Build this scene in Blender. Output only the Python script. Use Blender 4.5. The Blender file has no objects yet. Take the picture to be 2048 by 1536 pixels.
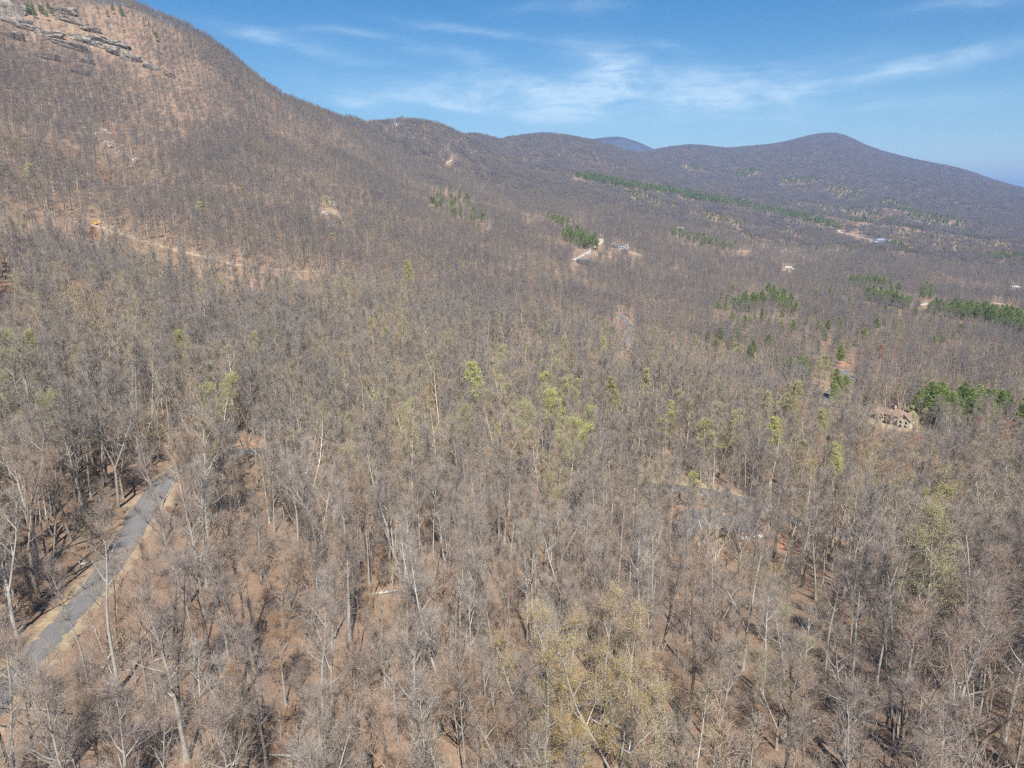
import bpy, math, random
import numpy as np
from mathutils import Vector, Matrix, noise as mnoise

R = math.radians
rng = np.random.default_rng(7)
random.seed(7)
S = bpy.context.scene
COL = S.collection

# ------------------------------------------------------------------ camera
FPX = 1420.0                      # focal length in pixels of the 2048 px wide photograph
PITCH = R(-14.5)
cam_d = bpy.data.cameras.new('camera')
cam = bpy.data.objects.new('camera', cam_d)
COL.objects.link(cam)
cam_d.sensor_width = 36.0
cam_d.lens = 36.0 * FPX / 2048.0
cam_d.clip_start = 0.5
cam_d.clip_end = 60000.0
cam.location = (0, 0, 0)
cam.rotation_euler = (R(90) + PITCH, 0, 0)
S.camera = cam

# ------------------------------------------------------------------ world, sun, exposure
SUN_EL, SUN_AZ = R(50), R(172)     # azimuth clockwise from +Y: the sun stands behind the camera
W = bpy.data.worlds.new('World')
S.world = W
W.use_nodes = True
wt = W.node_tree
wt.nodes.clear()


class NT:
    """small helper for building node trees"""
    def __init__(self, tree):
        self.t = tree

    def n(self, typ, **kw):
        nd = self.t.nodes.new(typ)
        for k, v in kw.items():
            setattr(nd, k, v)
        return nd

    def put(self, sock, v):
        if isinstance(v, bpy.types.NodeSocket):
            self.t.links.new(v, sock)
        elif v is not None:
            sock.default_value = v

    def m(self, op, a, b=None, c=None, clamp=False):
        nd = self.n('ShaderNodeMath', operation=op, use_clamp=clamp)
        for i, v in enumerate((a, b, c)):
            if v is not None:
                self.put(nd.inputs[i], v)
        return nd.outputs[0]

    def noise(self, vec, scale, detail=3.0, rough=0.55, dist=0.0, dims='3D'):
        nd = self.n('ShaderNodeTexNoise', noise_dimensions=dims)
        self.put(nd.inputs['Vector'], vec)
        nd.inputs['Scale'].default_value = scale
        nd.inputs['Detail'].default_value = detail
        nd.inputs['Roughness'].default_value = rough
        nd.inputs['Distortion'].default_value = dist
        return nd.outputs['Fac']

    def ramp(self, fac, stops):
        nd = self.n('ShaderNodeValToRGB')
        self.put(nd.inputs[0], fac)
        el = nd.color_ramp.elements
        while len(el) < len(stops):
            el.new(0.5)
        for e, (p, c) in zip(el, stops):
            e.position = p
            e.color = (*c, 1) if len(c) == 3 else c
        return nd.outputs[0]

    def mix(self, fac, a, b, blend='MIX'):
        nd = self.n('ShaderNodeMix', data_type='RGBA', blend_type=blend)
        self.put(nd.inputs[0], fac)
        for s, v in ((nd.inputs[6], a), (nd.inputs[7], b)):
            self.put(s, (*v, 1) if isinstance(v, tuple) and len(v) == 3 else v)
        return nd.outputs[2]

    def maprange(self, v, a, b, c=0.0, d=1.0, smooth=False):
        nd = self.n('ShaderNodeMapRange', interpolation_type='SMOOTHSTEP' if smooth else 'LINEAR')
        self.put(nd.inputs[0], v)
        for i, x in enumerate((a, b, c, d)):
            nd.inputs[1 + i].default_value = x
        return nd.outputs[0]

    def vmul(self, v, s):
        nd = self.n('ShaderNodeVectorMath', operation='MULTIPLY')
        self.put(nd.inputs[0], v)
        nd.inputs[1].default_value = s
        return nd.outputs[0]


def px_dir(u, v):
    """unit direction of a pixel of the photograph"""
    a, b = (u - 1024) / FPX, (768 - v) / FPX
    c, s = math.cos(PITCH), math.sin(PITCH)
    d = np.array([a, c - b * s, s + b * c])
    return d / np.linalg.norm(d)


def px_azel(u, v):
    d = px_dir(u, v)
    return math.atan2(d[0], d[1]), math.asin(d[2])


def build_world():
    T = NT(wt)
    out = T.n('ShaderNodeOutputWorld')
    bg = T.n('ShaderNodeBackground')
    bg.inputs['Strength'].default_value = 0.072
    sky = T.n('ShaderNodeTexSky', sky_type='NISHITA')
    sky.sun_disc = False
    sky.sun_elevation = SUN_EL
    sky.sun_rotation = SUN_AZ
    sky.altitude = 600
    sky.air_density = 1.0
    sky.dust_density = 0.35
    sky.ozone_density = 2.2
    tc = T.n('ShaderNodeTexCoord')
    sep = T.n('ShaderNodeSeparateXYZ')
    T.put(sep.inputs[0], tc.outputs['Generated'])
    x, y, z = sep.outputs
    az = T.m('ARCTAN2', x, y)
    el = T.m('ARCSINE', z)
    comb = T.n('ShaderNodeCombineXYZ')
    T.put(comb.inputs[0], az)
    T.put(comb.inputs[1], el)
    base = comb.outputs[0]
    # cirrus: streaky noise on the sky vault, warped, gathered into the wisps of the day
    warp = T.n('ShaderNodeTexNoise')
    T.put(warp.inputs['Vector'], T.vmul(base, (5, 14, 1)))
    warp.inputs['Scale'].default_value = 1.0
    warp.inputs['Detail'].default_value = 4
    wadd = T.n('ShaderNodeVectorMath', operation='MULTIPLY_ADD')
    T.put(wadd.inputs[0], warp.outputs['Color'])
    wadd.inputs[1].default_value = (0.13, 0.035, 0)
    T.put(wadd.inputs[2], base)
    st1 = T.noise(T.vmul(wadd.outputs[0], (7, 46, 1)), 1.0, 8, 0.62)
    st2 = T.noise(T.vmul(wadd.outputs[0], (22, 95, 1)), 1.0, 6, 0.6)
    fib = T.m('ADD', T.m('MULTIPLY', st1, 0.65), T.m('MULTIPLY', st2, 0.35))
    wx = T.n('ShaderNodeSeparateXYZ')
    T.put(wx.inputs[0], wadd.outputs[0])
    WX = T.m('SUBTRACT', wx.outputs[0], 0.065)
    WY = T.m('SUBTRACT', wx.outputs[1], 0.0175)
    wisps = [  # pixel u, v, half width, half height, slope (px/px, + falls to the right), strength
        (1215, 138, 55, 28, .3, 1.4), (1200, 192, 190, 24, .02, 1.0), (1400, 188, 240, 20, -.05, .75), (1290, 162, 130, 14, -.1, .7),
        (1570, 184, 190, 12, -.08, .6), (1900, 122, 105, 13, -.08, .75), (1800, 142, 70, 8, -.12, .35), (1340, 88, 52, 8, .14, .7),
        (700, 60, 60, 5, .02, .7), (640, 96, 110, 8, .17, .62), (905, 112, 75, 15, .3, .5), (930, 52, 120, 7, .12, .45),
        (695, 206, 34, 8, .05, .8), (900, 213, 55, 6, .06, .75), (1120, 224, 160, 13, .06, .55), (1945, 8, 100, 10, 0, .75),
        (1640, 222, 170, 12, -.06, .6), (1580, 128, 110, 10, -.1, .5), (980, 180, 220, 14, .05, .6), (780, 190, 130, 12, 0, .45),
        (1980, 190, 90, 12, -.1, .4), (500, 60, 130, 10, .1, .35), (1120, 15, 90, 8, 0, .4)]
    tot = None
    for (u, v, hw, hh, sl, k) in wisps:
        a0, e0 = px_azel(u, v)
        a1, _ = px_azel(u + hw, v)
        _, e1 = px_azel(u, v - hh)
        sa, se = abs(a1 - a0) * 1.1, abs(e1 - e0) * 1.45
        da = T.m('SUBTRACT', WX, a0)
        de = T.m('ADD', T.m('SUBTRACT', WY, e0), T.m('MULTIPLY', da, sl * 0.97))
        q = T.m('ADD', T.m('POWER', T.m('MULTIPLY', da, 1 / sa), 2.0), T.m('POWER', T.m('MULTIPLY', de, 1 / se), 2.0))
        g = T.m('MULTIPLY', T.m('EXPONENT', T.m('MULTIPLY', q, -0.8)), k)
        tot = g if tot is None else T.m('ADD', tot, g)
    veil = T.maprange(T.noise(T.vmul(base, (2.2, 7, 1)), 1.0, 3, 0.5), 0.5, 0.85, 0.0, 0.22, True)
    tot = T.m('ADD', tot, veil)
    mot = T.maprange(T.noise(T.vmul(wadd.outputs[0], (11, 26, 1)), 1.0, 5, .6), .34, .62, .4, 1.12, True)
    tot = T.m('MULTIPLY', tot, mot)
    cl = T.m('MULTIPLY', tot, T.maprange(fib, 0.26, 0.68, 0.0, 1.0, True), None, True)
    up = T.maprange(z, -0.02, 0.05, 0.0, 1.0, True)
    cl = T.m('MULTIPLY', T.m('MULTIPLY', cl, up), 0.58)
    tint = T.ramp(T.maprange(z, 0.0, 0.32), [(0.0, (0.92, 0.92, 0.89)), (0.35, (0.55, 0.77, 0.85)), (1.0, (0.06, 0.53, 0.83))])
    skc = T.mix(1.0, sky.outputs[0], tint, 'MULTIPLY')
    col = T.mix(cl, skc, (6.6, 8.1, 9.0))
    T.put(bg.inputs['Color'], col)
    wt.links.new(bg.outputs[0], out.inputs[0])


build_world()

sun_d = bpy.data.lights.new('sun', 'SUN')
sun_d.energy = 4.8
sun_d.angle = R(0.53)
sun_d.color = (1.0, 0.95, 0.88)
sun = bpy.data.objects.new('sun', sun_d)
COL.objects.link(sun)
sdir = Vector((math.sin(SUN_AZ) * math.cos(SUN_EL), math.cos(SUN_AZ) * math.cos(SUN_EL), math.sin(SUN_EL)))
sun.rotation_euler = sdir.to_track_quat('Z', 'Y').to_euler()

S.view_settings.view_transform = 'Standard'
S.view_settings.look = 'None'
S.view_settings.exposure = 0.92
S.view_settings.gamma = 1.0
S.view_settings.use_curve_mapping = False
S.cycles.max_bounces = 5
S.cycles.diffuse_bounces = 4
S.cycles.glossy_bounces = 1
S.cycles.transmission_bounces = 2
S.cycles.volume_bounces = 0
S.cycles.use_denoising = False
S.cycles.sample_clamp_direct = 6.0
S.cycles.sample_clamp_indirect = 4.0
S.cycles.pixel_filter_type = 'BLACKMAN_HARRIS'
S.cycles.filter_width = 1.3


# ------------------------------------------------------------------ helpers
def tag(o, label=None, cat=None, group=None, kind=None):
    if label: o['label'] = label
    if cat: o['category'] = cat
    if group: o['group'] = group
    if kind: o['kind'] = kind
    return o


def link(name, data, parent=None, loc=None):
    o = bpy.data.objects.new(name, data)
    COL.objects.link(o)
    if parent is not None:
        o.parent = parent
    if loc is not None:
        o.location = loc
    return o


def empty(name, loc, rz=0.0, sc=1.0):
    o = link(name, None, None, loc)
    o.rotation_euler = (0, 0, rz)
    o.scale = (sc, sc, sc)
    o.empty_display_size = 0.5
    return o


def mesh_np(name, V, F, mats=None, mi=None, smooth=False):
    """mesh from vertex array and an (n,3) or (n,4) face array, or a list of such arrays"""
    V = np.asarray(V, np.float32).reshape(-1, 3)
    Fs = F if isinstance(F, list) else [F]
    Fs = [np.asarray(f, np.int32) for f in Fs if len(f)]
    me = bpy.data.meshes.new(name)
    me.vertices.add(len(V))
    me.vertices.foreach_set('co', V.ravel())
    loops = np.concatenate([f.ravel() for f in Fs])
    tot = np.concatenate([np.full(len(f), f.shape[1], np.int32) for f in Fs])
    start = np.concatenate([[0], np.cumsum(tot)[:-1]]).astype(np.int32)
    me.loops.add(len(loops))
    me.loops.foreach_set('vertex_index', loops)
    me.polygons.add(len(tot))
    me.polygons.foreach_set('loop_start', start)
    me.polygons.foreach_set('loop_total', tot)
    if mi is not None:
        me.polygons.foreach_set('material_index', np.asarray(mi, np.int32))
    if smooth:
        me.polygons.foreach_set('use_smooth', np.ones(len(tot), bool))
    for m in (mats or []):
        me.materials.append(m)
    me.update(calc_edges=True)
    return me


def new_mat(name, rough=0.85):
    m = bpy.data.materials.new(name)
    m.use_nodes = True
    T = NT(m.node_tree)
    b = m.node_tree.nodes['Principled BSDF']
    b.inputs['Roughness'].default_value = rough
    b.inputs['Specular IOR Level'].default_value = 0.15
    return m, T, b


def flat_mat(name, c, rough=0.8, spec=0.2, metal=0.0, var=0.12, scale=3.0):
    m, T, b = new_mat(name, rough)
    tc = T.n('ShaderNodeTexCoord')
    f = T.noise(tc.outputs['Object'], scale, 4)
    lo = tuple(x * (1 - var) for x in c)
    hi = tuple(min(1, x * (1 + var)) for x in c)
    T.put(b.inputs['Base Color'], T.ramp(f, [(0.3, lo), (0.7, hi)]))
    b.inputs['Specular IOR Level'].default_value = spec
    b.inputs['Metallic'].default_value = metal
    return m


def fract(p, oct=4):
    return mnoise.fractal(p, 1.0, 2.0, oct)


# ------------------------------------------------------------------ terrain
KS = 1.36      # metres per unit of the distances listed below
# control points: pixel of the photograph where the ground shows, and its horizontal distance
CTRL = [
    # u = -250 .. 0
    (-250, 1536, 60), (-250, 1100, 92), (-250, 800, 130), (-250, 500, 300), (-250, 200, 600), (-250, -60, 900),
    (0, 1536, 56), (0, 1250, 78), (0, 1000, 108), (0, 850, 140), (0, 750, 178), (0, 650, 235), (0, 560, 310), (0, 480, 385),
    (0, 420, 440), (0, 330, 560), (0, 230, 720), (0, 120, 900), (0, 20, 1060), (0, -60, 1180),
    (256, 1536, 54), (256, 1250, 76), (256, 1000, 109), (256, 850, 146), (256, 750, 190), (256, 650, 260), (256, 560, 345),
    (256, 475, 445), (256, 400, 560), (256, 300, 720), (256, 200, 900), (256, 100, 1060), (256, 20, 1160),
    (512, 1536, 53), (512, 1250, 76), (512, 1000, 112), (512, 850, 153), (512, 750, 204), (512, 650, 292), (512, 560, 385),
    (512, 480, 490), (512, 400, 620), (512, 300, 840), (512, 220, 1080),
    (768, 1536, 53), (768, 1250, 77), (768, 1000, 116), (768, 850, 160), (768, 750, 216), (768, 650, 330), (768, 560, 470),
    (768, 480, 640), (768, 400, 900), (768, 320, 1400), (768, 280, 1800),
    (1024, 1536, 54), (1024, 1250, 79), (1024, 1000, 122), (1024, 850, 172), (1024, 750, 240), (1024, 650, 400), (1024, 560, 600),
    (1024, 480, 860), (1024, 400, 1450), (1024, 330, 2500), (1024, 290, 3200),
    (1280, 1536, 55), (1280, 1250, 83), (1280, 1060, 128), (1280, 940, 172), (1280, 850, 215), (1280, 750, 310), (1280, 665, 520),
    (1280, 580, 760), (1280, 500, 1020), (1280, 440, 1500), (1280, 380, 2500), (1280, 325, 3900),
    (1536, 1536, 56), (1536, 1250, 88), (1536, 1060, 148), (1536, 940, 200), (1536, 850, 268), (1536, 760, 390), (1536, 680, 560),
    (1536, 600, 800), (1536, 540, 1150), (1536, 470, 1900), (1536, 420, 2700), (1536, 370, 3700), (1536, 325, 4700),
    (1792, 1536, 58), (1792, 1250, 95), (1792, 1085, 160), (1792, 950, 235), (1792, 850, 335), (1792, 760, 450), (1792, 690, 620),
    (1792, 610, 900), (1792, 540, 1350), (1792, 480, 2000), (1792, 430, 2900), (1792, 390, 3900), (1792, 350, 5000),
    (2048, 1536, 61), (2048, 1250, 103), (2048, 1060, 175), (2048, 950, 245), (2048, 850, 345), (2048, 760, 490), (2048, 690, 680),
    (2048, 620, 980), (2048, 560, 1450), (2048, 500, 2200), (2048, 450, 3200), (2048, 410, 4600),
    (2350, 1536, 66), (2350, 1000, 230), (2350, 760, 540), (2350, 600, 1200), (2350, 500, 2600), (2350, 450, 4000),
]
# skyline (with trees on it): pixel and distance
RIDGE = [(-250, -110, 1200), (0, -75, 1230), (140, -35, 1220), (285, 6, 1200), (345, 32, 1200), (405, 60, 1215), (460, 98, 1240), (512, 142, 1290),
         (560, 180, 1350), (600, 202, 1420), (640, 217, 1520), (700, 234, 1750), (740, 243, 1980), (780, 249, 2200), (820, 258, 2400), (860, 264, 2600), (900, 269, 2800), (940, 271, 3000),
         (1020, 270, 3300), (1085, 264, 3500), (1150, 276, 3800), (1210, 287, 4200), (1310, 303, 5000), (1355, 296, 5300), (1400, 293, 5400),
         (1440, 300, 5500), (1480, 294, 5600), (1560, 286, 5800), (1620, 271, 5950), (1680, 266, 6000), (1720, 285, 6000), (1800, 311, 6000),
         (1920, 336, 6050), (2000, 366, 6100), (2048, 380, 6150), (2200, 405, 6200), (2350, 420, 6200)]


def ctrl_xyz():
    P = []
    for (u, v, r) in CTRL:
        r *= KS
        d = px_dir(u, v)
        h = math.hypot(d[0], d[1])
        P.append((math.atan2(d[0], d[1]), r, r * d[2] / h))
    for (u, v, r) in RIDGE:
        r *= KS
        d = px_dir(u, v)
        h = math.hypot(d[0], d[1])
        az, z = math.atan2(d[0], d[1]), r * d[2] / h - 20
        P.append((az, r, z))
        P.append((az, r * 1.22, z - r * 0.035))
        P.append((az, r * 1.6, z - r * 0.11))
        P.append((az, max(9000 * KS, r * 2.2), -260 * KS))
    for az in np.radians([-46, -30, -15, 0, 15, 30, 46]):
        P.append((az, 6 * KS, -50 * KS)); P.append((az, 25 * KS, -50.5 * KS))
        P.append((az, 22000 * KS, -420 * KS))
    return np.array(P)


CP = ctrl_xyz()
KA = 2.6


def tps_fit():
    X = np.c_[CP[:, 0] * KA, np.log(CP[:, 1])]
    d = np.linalg.norm(X[:, None] - X[None], axis=2)
    K = d ** 2 * np.log(d + 1e-9) + np.eye(len(X)) * 1e-3
    Pm = np.c_[np.ones(len(X)), X]
    A = np.block([[K, Pm], [Pm.T, np.zeros((3, 3))]])
    # fit the slope z/r blended with z: interpolating z/(r+60) keeps near and far at one scale
    b = np.r_[CP[:, 2] / (CP[:, 1] + 60), np.zeros(3)]
    return X, np.linalg.solve(A, b)


TX, TW = tps_fit()


def tps(az, r):
    sh = az.shape
    q = np.c_[az.ravel() * KA, np.log(r.ravel())]
    out = np.empty(len(q))
    for i in range(0, len(q), 20000):
        c = q[i:i + 20000]
        d2 = ((c[:, None] - TX[None]) ** 2).sum(2)
        out[i:i + 20000] = (0.5 * d2 * np.log(d2 + 1e-18)) @ TW[:-3] + TW[-3] + c @ TW[-2:]
    return out.reshape(sh) * (r + 60)


AZ_F = np.linspace(R(-50), R(50), 620)
RR = np.exp(np.linspace(math.log(6), math.log(31000), 660))


def smooth(a, lo, hi):
    t = np.clip((a - lo) / (hi - lo), 0, 1)
    return t * t * (3 - 2 * t)


def grid_z():
    A, Rg = np.meshgrid(AZ_F, RR)
    Z = tps(A, Rg)
    X, Y = Rg * np.sin(A), Rg * np.cos(A)
    Rk = Rg / KS
    n1 = np.empty(A.size); n2 = np.empty(A.size); n3 = np.empty(A.size)
    xf, yf = X.ravel(), Y.ravel()
    for i in range(A.size):
        x, y = xf[i], yf[i]
        n1[i] = fract(Vector((x / 55, y / 55, 0.3)), 3)
        n2[i] = fract(Vector((x / 260, y / 260, 3.3)), 3)
        n3[i] = 0.7 - abs(mnoise.noise(Vector((x / 620, y / 900, 7.3)))) * 2.2 + 0.35 * mnoise.noise(Vector((x / 210, y / 260, 1.3)))
    n1, n2, n3 = (n.reshape(A.shape) for n in (n1, n2, n3))
    far = 1 - smooth(Rk, 7000, 12000)
    Z += 1.1 * n1 * smooth(Rk, 30, 140)
    Z += n2 * (2.2 + 10 * smooth(Rk, 350, 1000) * (1 - .8 * smooth(Rk, 1200, 1900))) * smooth(Rk, 60, 250) * far
    Z += n3 * 36 * smooth(Rk, 1500, 2600) * (1 - smooth(Rk, 2700, 3300)) * far
    Z += n3 * 14 * smooth(Rk, 4400, 4800) * (1 - smooth(Rk, 4900, 5300)) * far
    # spurs running down from the right hand mountain
    for (ua, va, ra, ub, vb, rb, h, wd) in [(1700, 300, 5300, 1650, 420, 3500, 75, 230), (1850, 345, 5300, 1830, 440, 3300, 70, 240), (1590, 310, 5200, 1500, 400, 3700, 55, 200),
                                            (1980, 380, 5200, 2010, 460, 3200, 60, 240)]:
        pa, pb = px_dir(ua, va), px_dir(ub, vb)
        A_, B_ = pa[:2] / np.hypot(*pa[:2]) * ra * KS, pb[:2] / np.hypot(*pb[:2]) * rb * KS
        ab = B_ - A_
        t = np.clip(((X - A_[0]) * ab[0] + (Y - A_[1]) * ab[1]) / (ab @ ab), 0, 1)
        d = np.hypot(X - A_[0] - t * ab[0] + n2 * 120, Y - A_[1] - t * ab[1] + n1 * 30)
        Z += h * np.sin(np.pi * np.clip(t * .9 + .08, 0, 1)) * np.exp(-(d / (wd * KS)) ** 2)
    return Z


GZ = grid_z()
LR0, LRD = math.log(RR[0]), math.log(RR[1]) - math.log(RR[0])
AZ0, AZD = AZ_F[0], AZ_F[1] - AZ_F[0]


def gz_polar(az, r):
    fi = np.clip((np.log(np.maximum(r, 6.01)) - LR0) / LRD, 0, len(RR) - 1.001)
    fj = np.clip((az - AZ0) / AZD, 0, len(AZ_F) - 1.001)
    i, j = fi.astype(int), fj.astype(int)
    a, b = fi - i, fj - j
    return (GZ[i, j] * (1 - a) * (1 - b) + GZ[i + 1, j] * a * (1 - b) + GZ[i, j + 1] * (1 - a) * b + GZ[i + 1, j + 1] * a * b)


def gz(x, y):
    x, y = np.asarray(x, float), np.asarray(y, float)
    return gz_polar(np.arctan2(x, y), np.hypot(x, y))


def px_ground(u, v, lift=0.0, rmin=30, rmax=12500):
    """where the ray of a pixel first meets the ground raised by lift"""
    d = px_dir(u, v)
    h = math.hypot(d[0], d[1])
    az, t = math.atan2(d[0], d[1]), d[2] / h
    r = np.exp(np.linspace(math.log(rmin), math.log(rmax), 3000))
    below = r * t < gz_polar(np.full_like(r, az), r) + lift
    k = int(np.argmax(below)) if below.any() else len(r) - 1
    rr = r[k]
    x, y = rr * math.sin(az), rr * math.cos(az)
    return np.array([x, y, float(gz(x, y))])


def project(x, y, z):
    c, s = math.cos(PITCH), math.sin(PITCH)
    f = y * c + z * s
    f = np.where(f < 1, 1, f)
    return 1024 + FPX * x / f, 768 - FPX * (-y * s + z * c) / f


# ---- roads and pads level the ground they lie on
ROADS = [  # name, label, pixel line, width, material key
    ('road', 'asphalt', [(-130, 1560), (-60, 1450), (5, 1375), (65, 1318), (125, 1255), (185, 1185), (237, 1110), (277, 1040), (312, 985), (345, 946),
      (395, 918), (455, 905), (520, 902), (600, 905)], 5.0),
    ('road', 'asphalt', [(1236, 628), (1248, 640), (1257, 651), (1260, 664), (1255, 680), (1240, 698)], 6.5),
    ('road', 'asphalt', [(1300, 968), (1350, 975), (1400, 984), (1450, 996), (1500, 1010), (1580, 1040), (1660, 1066), (1720, 1085), (1790, 1105)], 5.5),
    ('road', 'asphalt', [(1630, 815), (1655, 790), (1680, 774), (1696, 760), (1694, 750), (1680, 742)], 6.5),
    ('driveway', 'asphalt', [(1640, 805), (1690, 812), (1720, 822), (1750, 832)], 5.5),
    ('path', 'dirt', [(-40, 412), (20, 420), (70, 429), (130, 438), (190, 450), (260, 474), (330, 494), (400, 511), (450, 524), (520, 536), (640, 547)], 7.0),
    ('driveway', 'gravel', [(1146, 522), (1165, 511), (1190, 494), (1203, 484), (1202, 478)], 6.0),
    ('path', 'clay', [(1178, 507), (1200, 511), (1226, 517)], 5.0),
    ('path', 'gravel', [(1672, 463), (1700, 468), (1720, 474), (1745, 481)], 7.0),
    ('path', 'gravel', [(1838, 611), (1855, 606)], 8.0),
    ('path', 'clay', [(1985, 606), (2030, 612)], 6.0),
    ('path', 'gravel', [(890, 327), (905, 319)], 5.0),
    ('path', 'gravel', [(935, 308), (953, 302)], 5.0),
    ('path', 'clay', [(1475, 504), (1500, 502)], 7.0),
]


def catmull(P, step):
    P = np.asarray(P, float)
    Q = np.vstack([2 * P[0] - P[1], P, 2 * P[-1] - P[-2]])
    out = []
    for i in range(1, len(Q) - 2):
        n = max(2, int(np.linalg.norm(Q[i + 1] - Q[i]) / step))
        for t in np.arange(n) / n:
            out.append(0.5 * ((2 * Q[i]) + (-Q[i - 1] + Q[i + 1]) * t + (2 * Q[i - 1] - 5 * Q[i] + 4 * Q[i + 1] - Q[i + 2]) * t * t
                              + (-Q[i - 1] + 3 * Q[i] - 3 * Q[i + 1] + Q[i + 2]) * t ** 3))
    out.append(P[-1])
    return np.array(out)


road_lines = []
for (nm, mk, pl, w) in ROADS:
    P = np.array([px_ground(u, v) for (u, v) in pl])
    far = np.hypot(*P[:, :2].mean(0))
    L = catmull(P[:, :2], 2.0 if far < 400 else 5.0)
    z = gz(L[:, 0], L[:, 1])
    k = 9 if far < 400 else 5
    zs = np.convolve(np.pad(z, k, mode='edge'), np.ones(2 * k + 1) / (2 * k + 1), 'valid')
    road_lines.append((nm, mk, np.c_[L, zs], w, far))

PADS = [  # pixel, radius of level ground, material of the bare soil
    (1420, 1062, 15, 'clay'), (1790, 845, 17, 'grass'), (1165, 524, 14, 'litter'), (1240, 494, 20, 'clay'), (1575, 540, 17, 'litter'),
    (1757, 484, 26, 'gravel'), (1572, 608, 14, 'litter'), (1836, 1086, 7, 'litter')]
pad_pts = []
for (u, v, rad, mk) in PADS:
    p = px_ground(u, v)
    pad_pts.append((p, rad, mk))


def flatten():
    global GZ
    A, Rg = np.meshgrid(AZ_F, RR)
    X, Y = Rg * np.sin(A), Rg * np.cos(A)
    for (p, rad, mk) in pad_pts:
        d = np.hypot(X - p[0], Y - p[1])
        w = 1 - smooth(d, rad, rad * 1.7)
        GZ = GZ * (1 - w) + p[2] * w
    for (nm, mk, L, w, far) in road_lines:
        pad = 30 if far < 400 else 60
        m = (X > L[:, 0].min() - pad) & (X < L[:, 0].max() + pad) & (Y > L[:, 1].min() - pad) & (Y < L[:, 1].max() + pad)
        ii = np.argwhere(m)
        if not len(ii):
            continue
        q = np.c_[X[m], Y[m]]
        best = np.full(len(q), 1e9); zz = np.zeros(len(q))
        for s in range(0, len(L)):
            d = np.hypot(q[:, 0] - L[s, 0], q[:, 1] - L[s, 1])
            k = d < best
            best[k] = d[k]; zz[k] = L[s, 2]
        tail = 5 if far < 400 else 22
        wgt = 1 - smooth(best, w * 0.5 + 1.2, w * 0.5 + tail)
        g = GZ[m]
        GZ[m] = g * (1 - wgt) + zz * wgt


flatten()

# bare soil, straw verges and rock: what the ground is made of, by place
SOIL = [  # pixel, radius along view (m), radius across (m), channel 0 clay 1 straw 2 pale rock, strength
    (1330, 1045, 5, 4, 0, .6), (1400, 1085, 6, 9, 0, 1), (1445, 1045, 6, 6, 0, 1), (1520, 1075, 6, 9, 0, .9), (1350, 1085, 5, 6, 0, .9), (1370, 1120, 4, 6, 0, .6),
    (1310, 1020, 6, 5, 1, .8), (1395, 975, 8, 9, 1, .9), (1450, 985, 5, 9, 1, .9),
    (1740, 1058, 5, 8, 0, .5), (1690, 1085, 5, 7, 0, .6), (30, 578, 9, 9, 0, .7), (90, 590, 10, 12, 0, .5), (160, 590, 8, 12, 0, .4), (505, 565, 16, 30, 0, .4),
    (420, 560, 14, 20, 0, .3), (400, 880, 7, 14, 0, .3), (517, 885, 5, 4, 0, .45), (300, 1010, 3, 5, 1, .8), (1270, 505, 18, 18, 1, .8), (1250, 520, 12, 16, 0, .5),
    (1310, 508, 14, 12, 1, .9), (1490, 503, 16, 8, 0, .8), (1480, 640, 10, 22, 1, .6), (1580, 570, 14, 8, 0, .5), (1745, 470, 24, 20, 1, .9), (1725, 545, 20, 9, 2, .7),
    (1760, 536, 25, 10, 1, .6), (1800, 852, 10, 18, 1, .7), (1690, 728, 8, 6, 0, .8), (1780, 430, 60, 14, 1, .5), (1205, 480, 12, 6, 2, .9), (1540, 530, 12, 14, 2, .4),
    (220, 285, 16, 10, 1, .7), (245, 305, 14, 8, 1, .7), (668, 425, 16, 8, 1, .7), (668, 450, 16, 8, 2, .5), (210, 262, 10, 10, 2, .6),
    (120, 40, 30, 40, 1, .8), (180, 90, 25, 40, 1, .8), (60, 70, 25, 30, 1, .7), (250, 100, 30, 20, 1, .8), (290, 115, 20, 15, 0, .7), (150, 60, 20, 40, 1, .8),
    (40, 20, 20, 30, 2, .6), (230, 60, 20, 20, 1, .7), (100, 100, 25, 30, 1, .5), (170, 130, 20, 20, 1, .6), (320, 120, 18, 14, 1, .5)]


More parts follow.
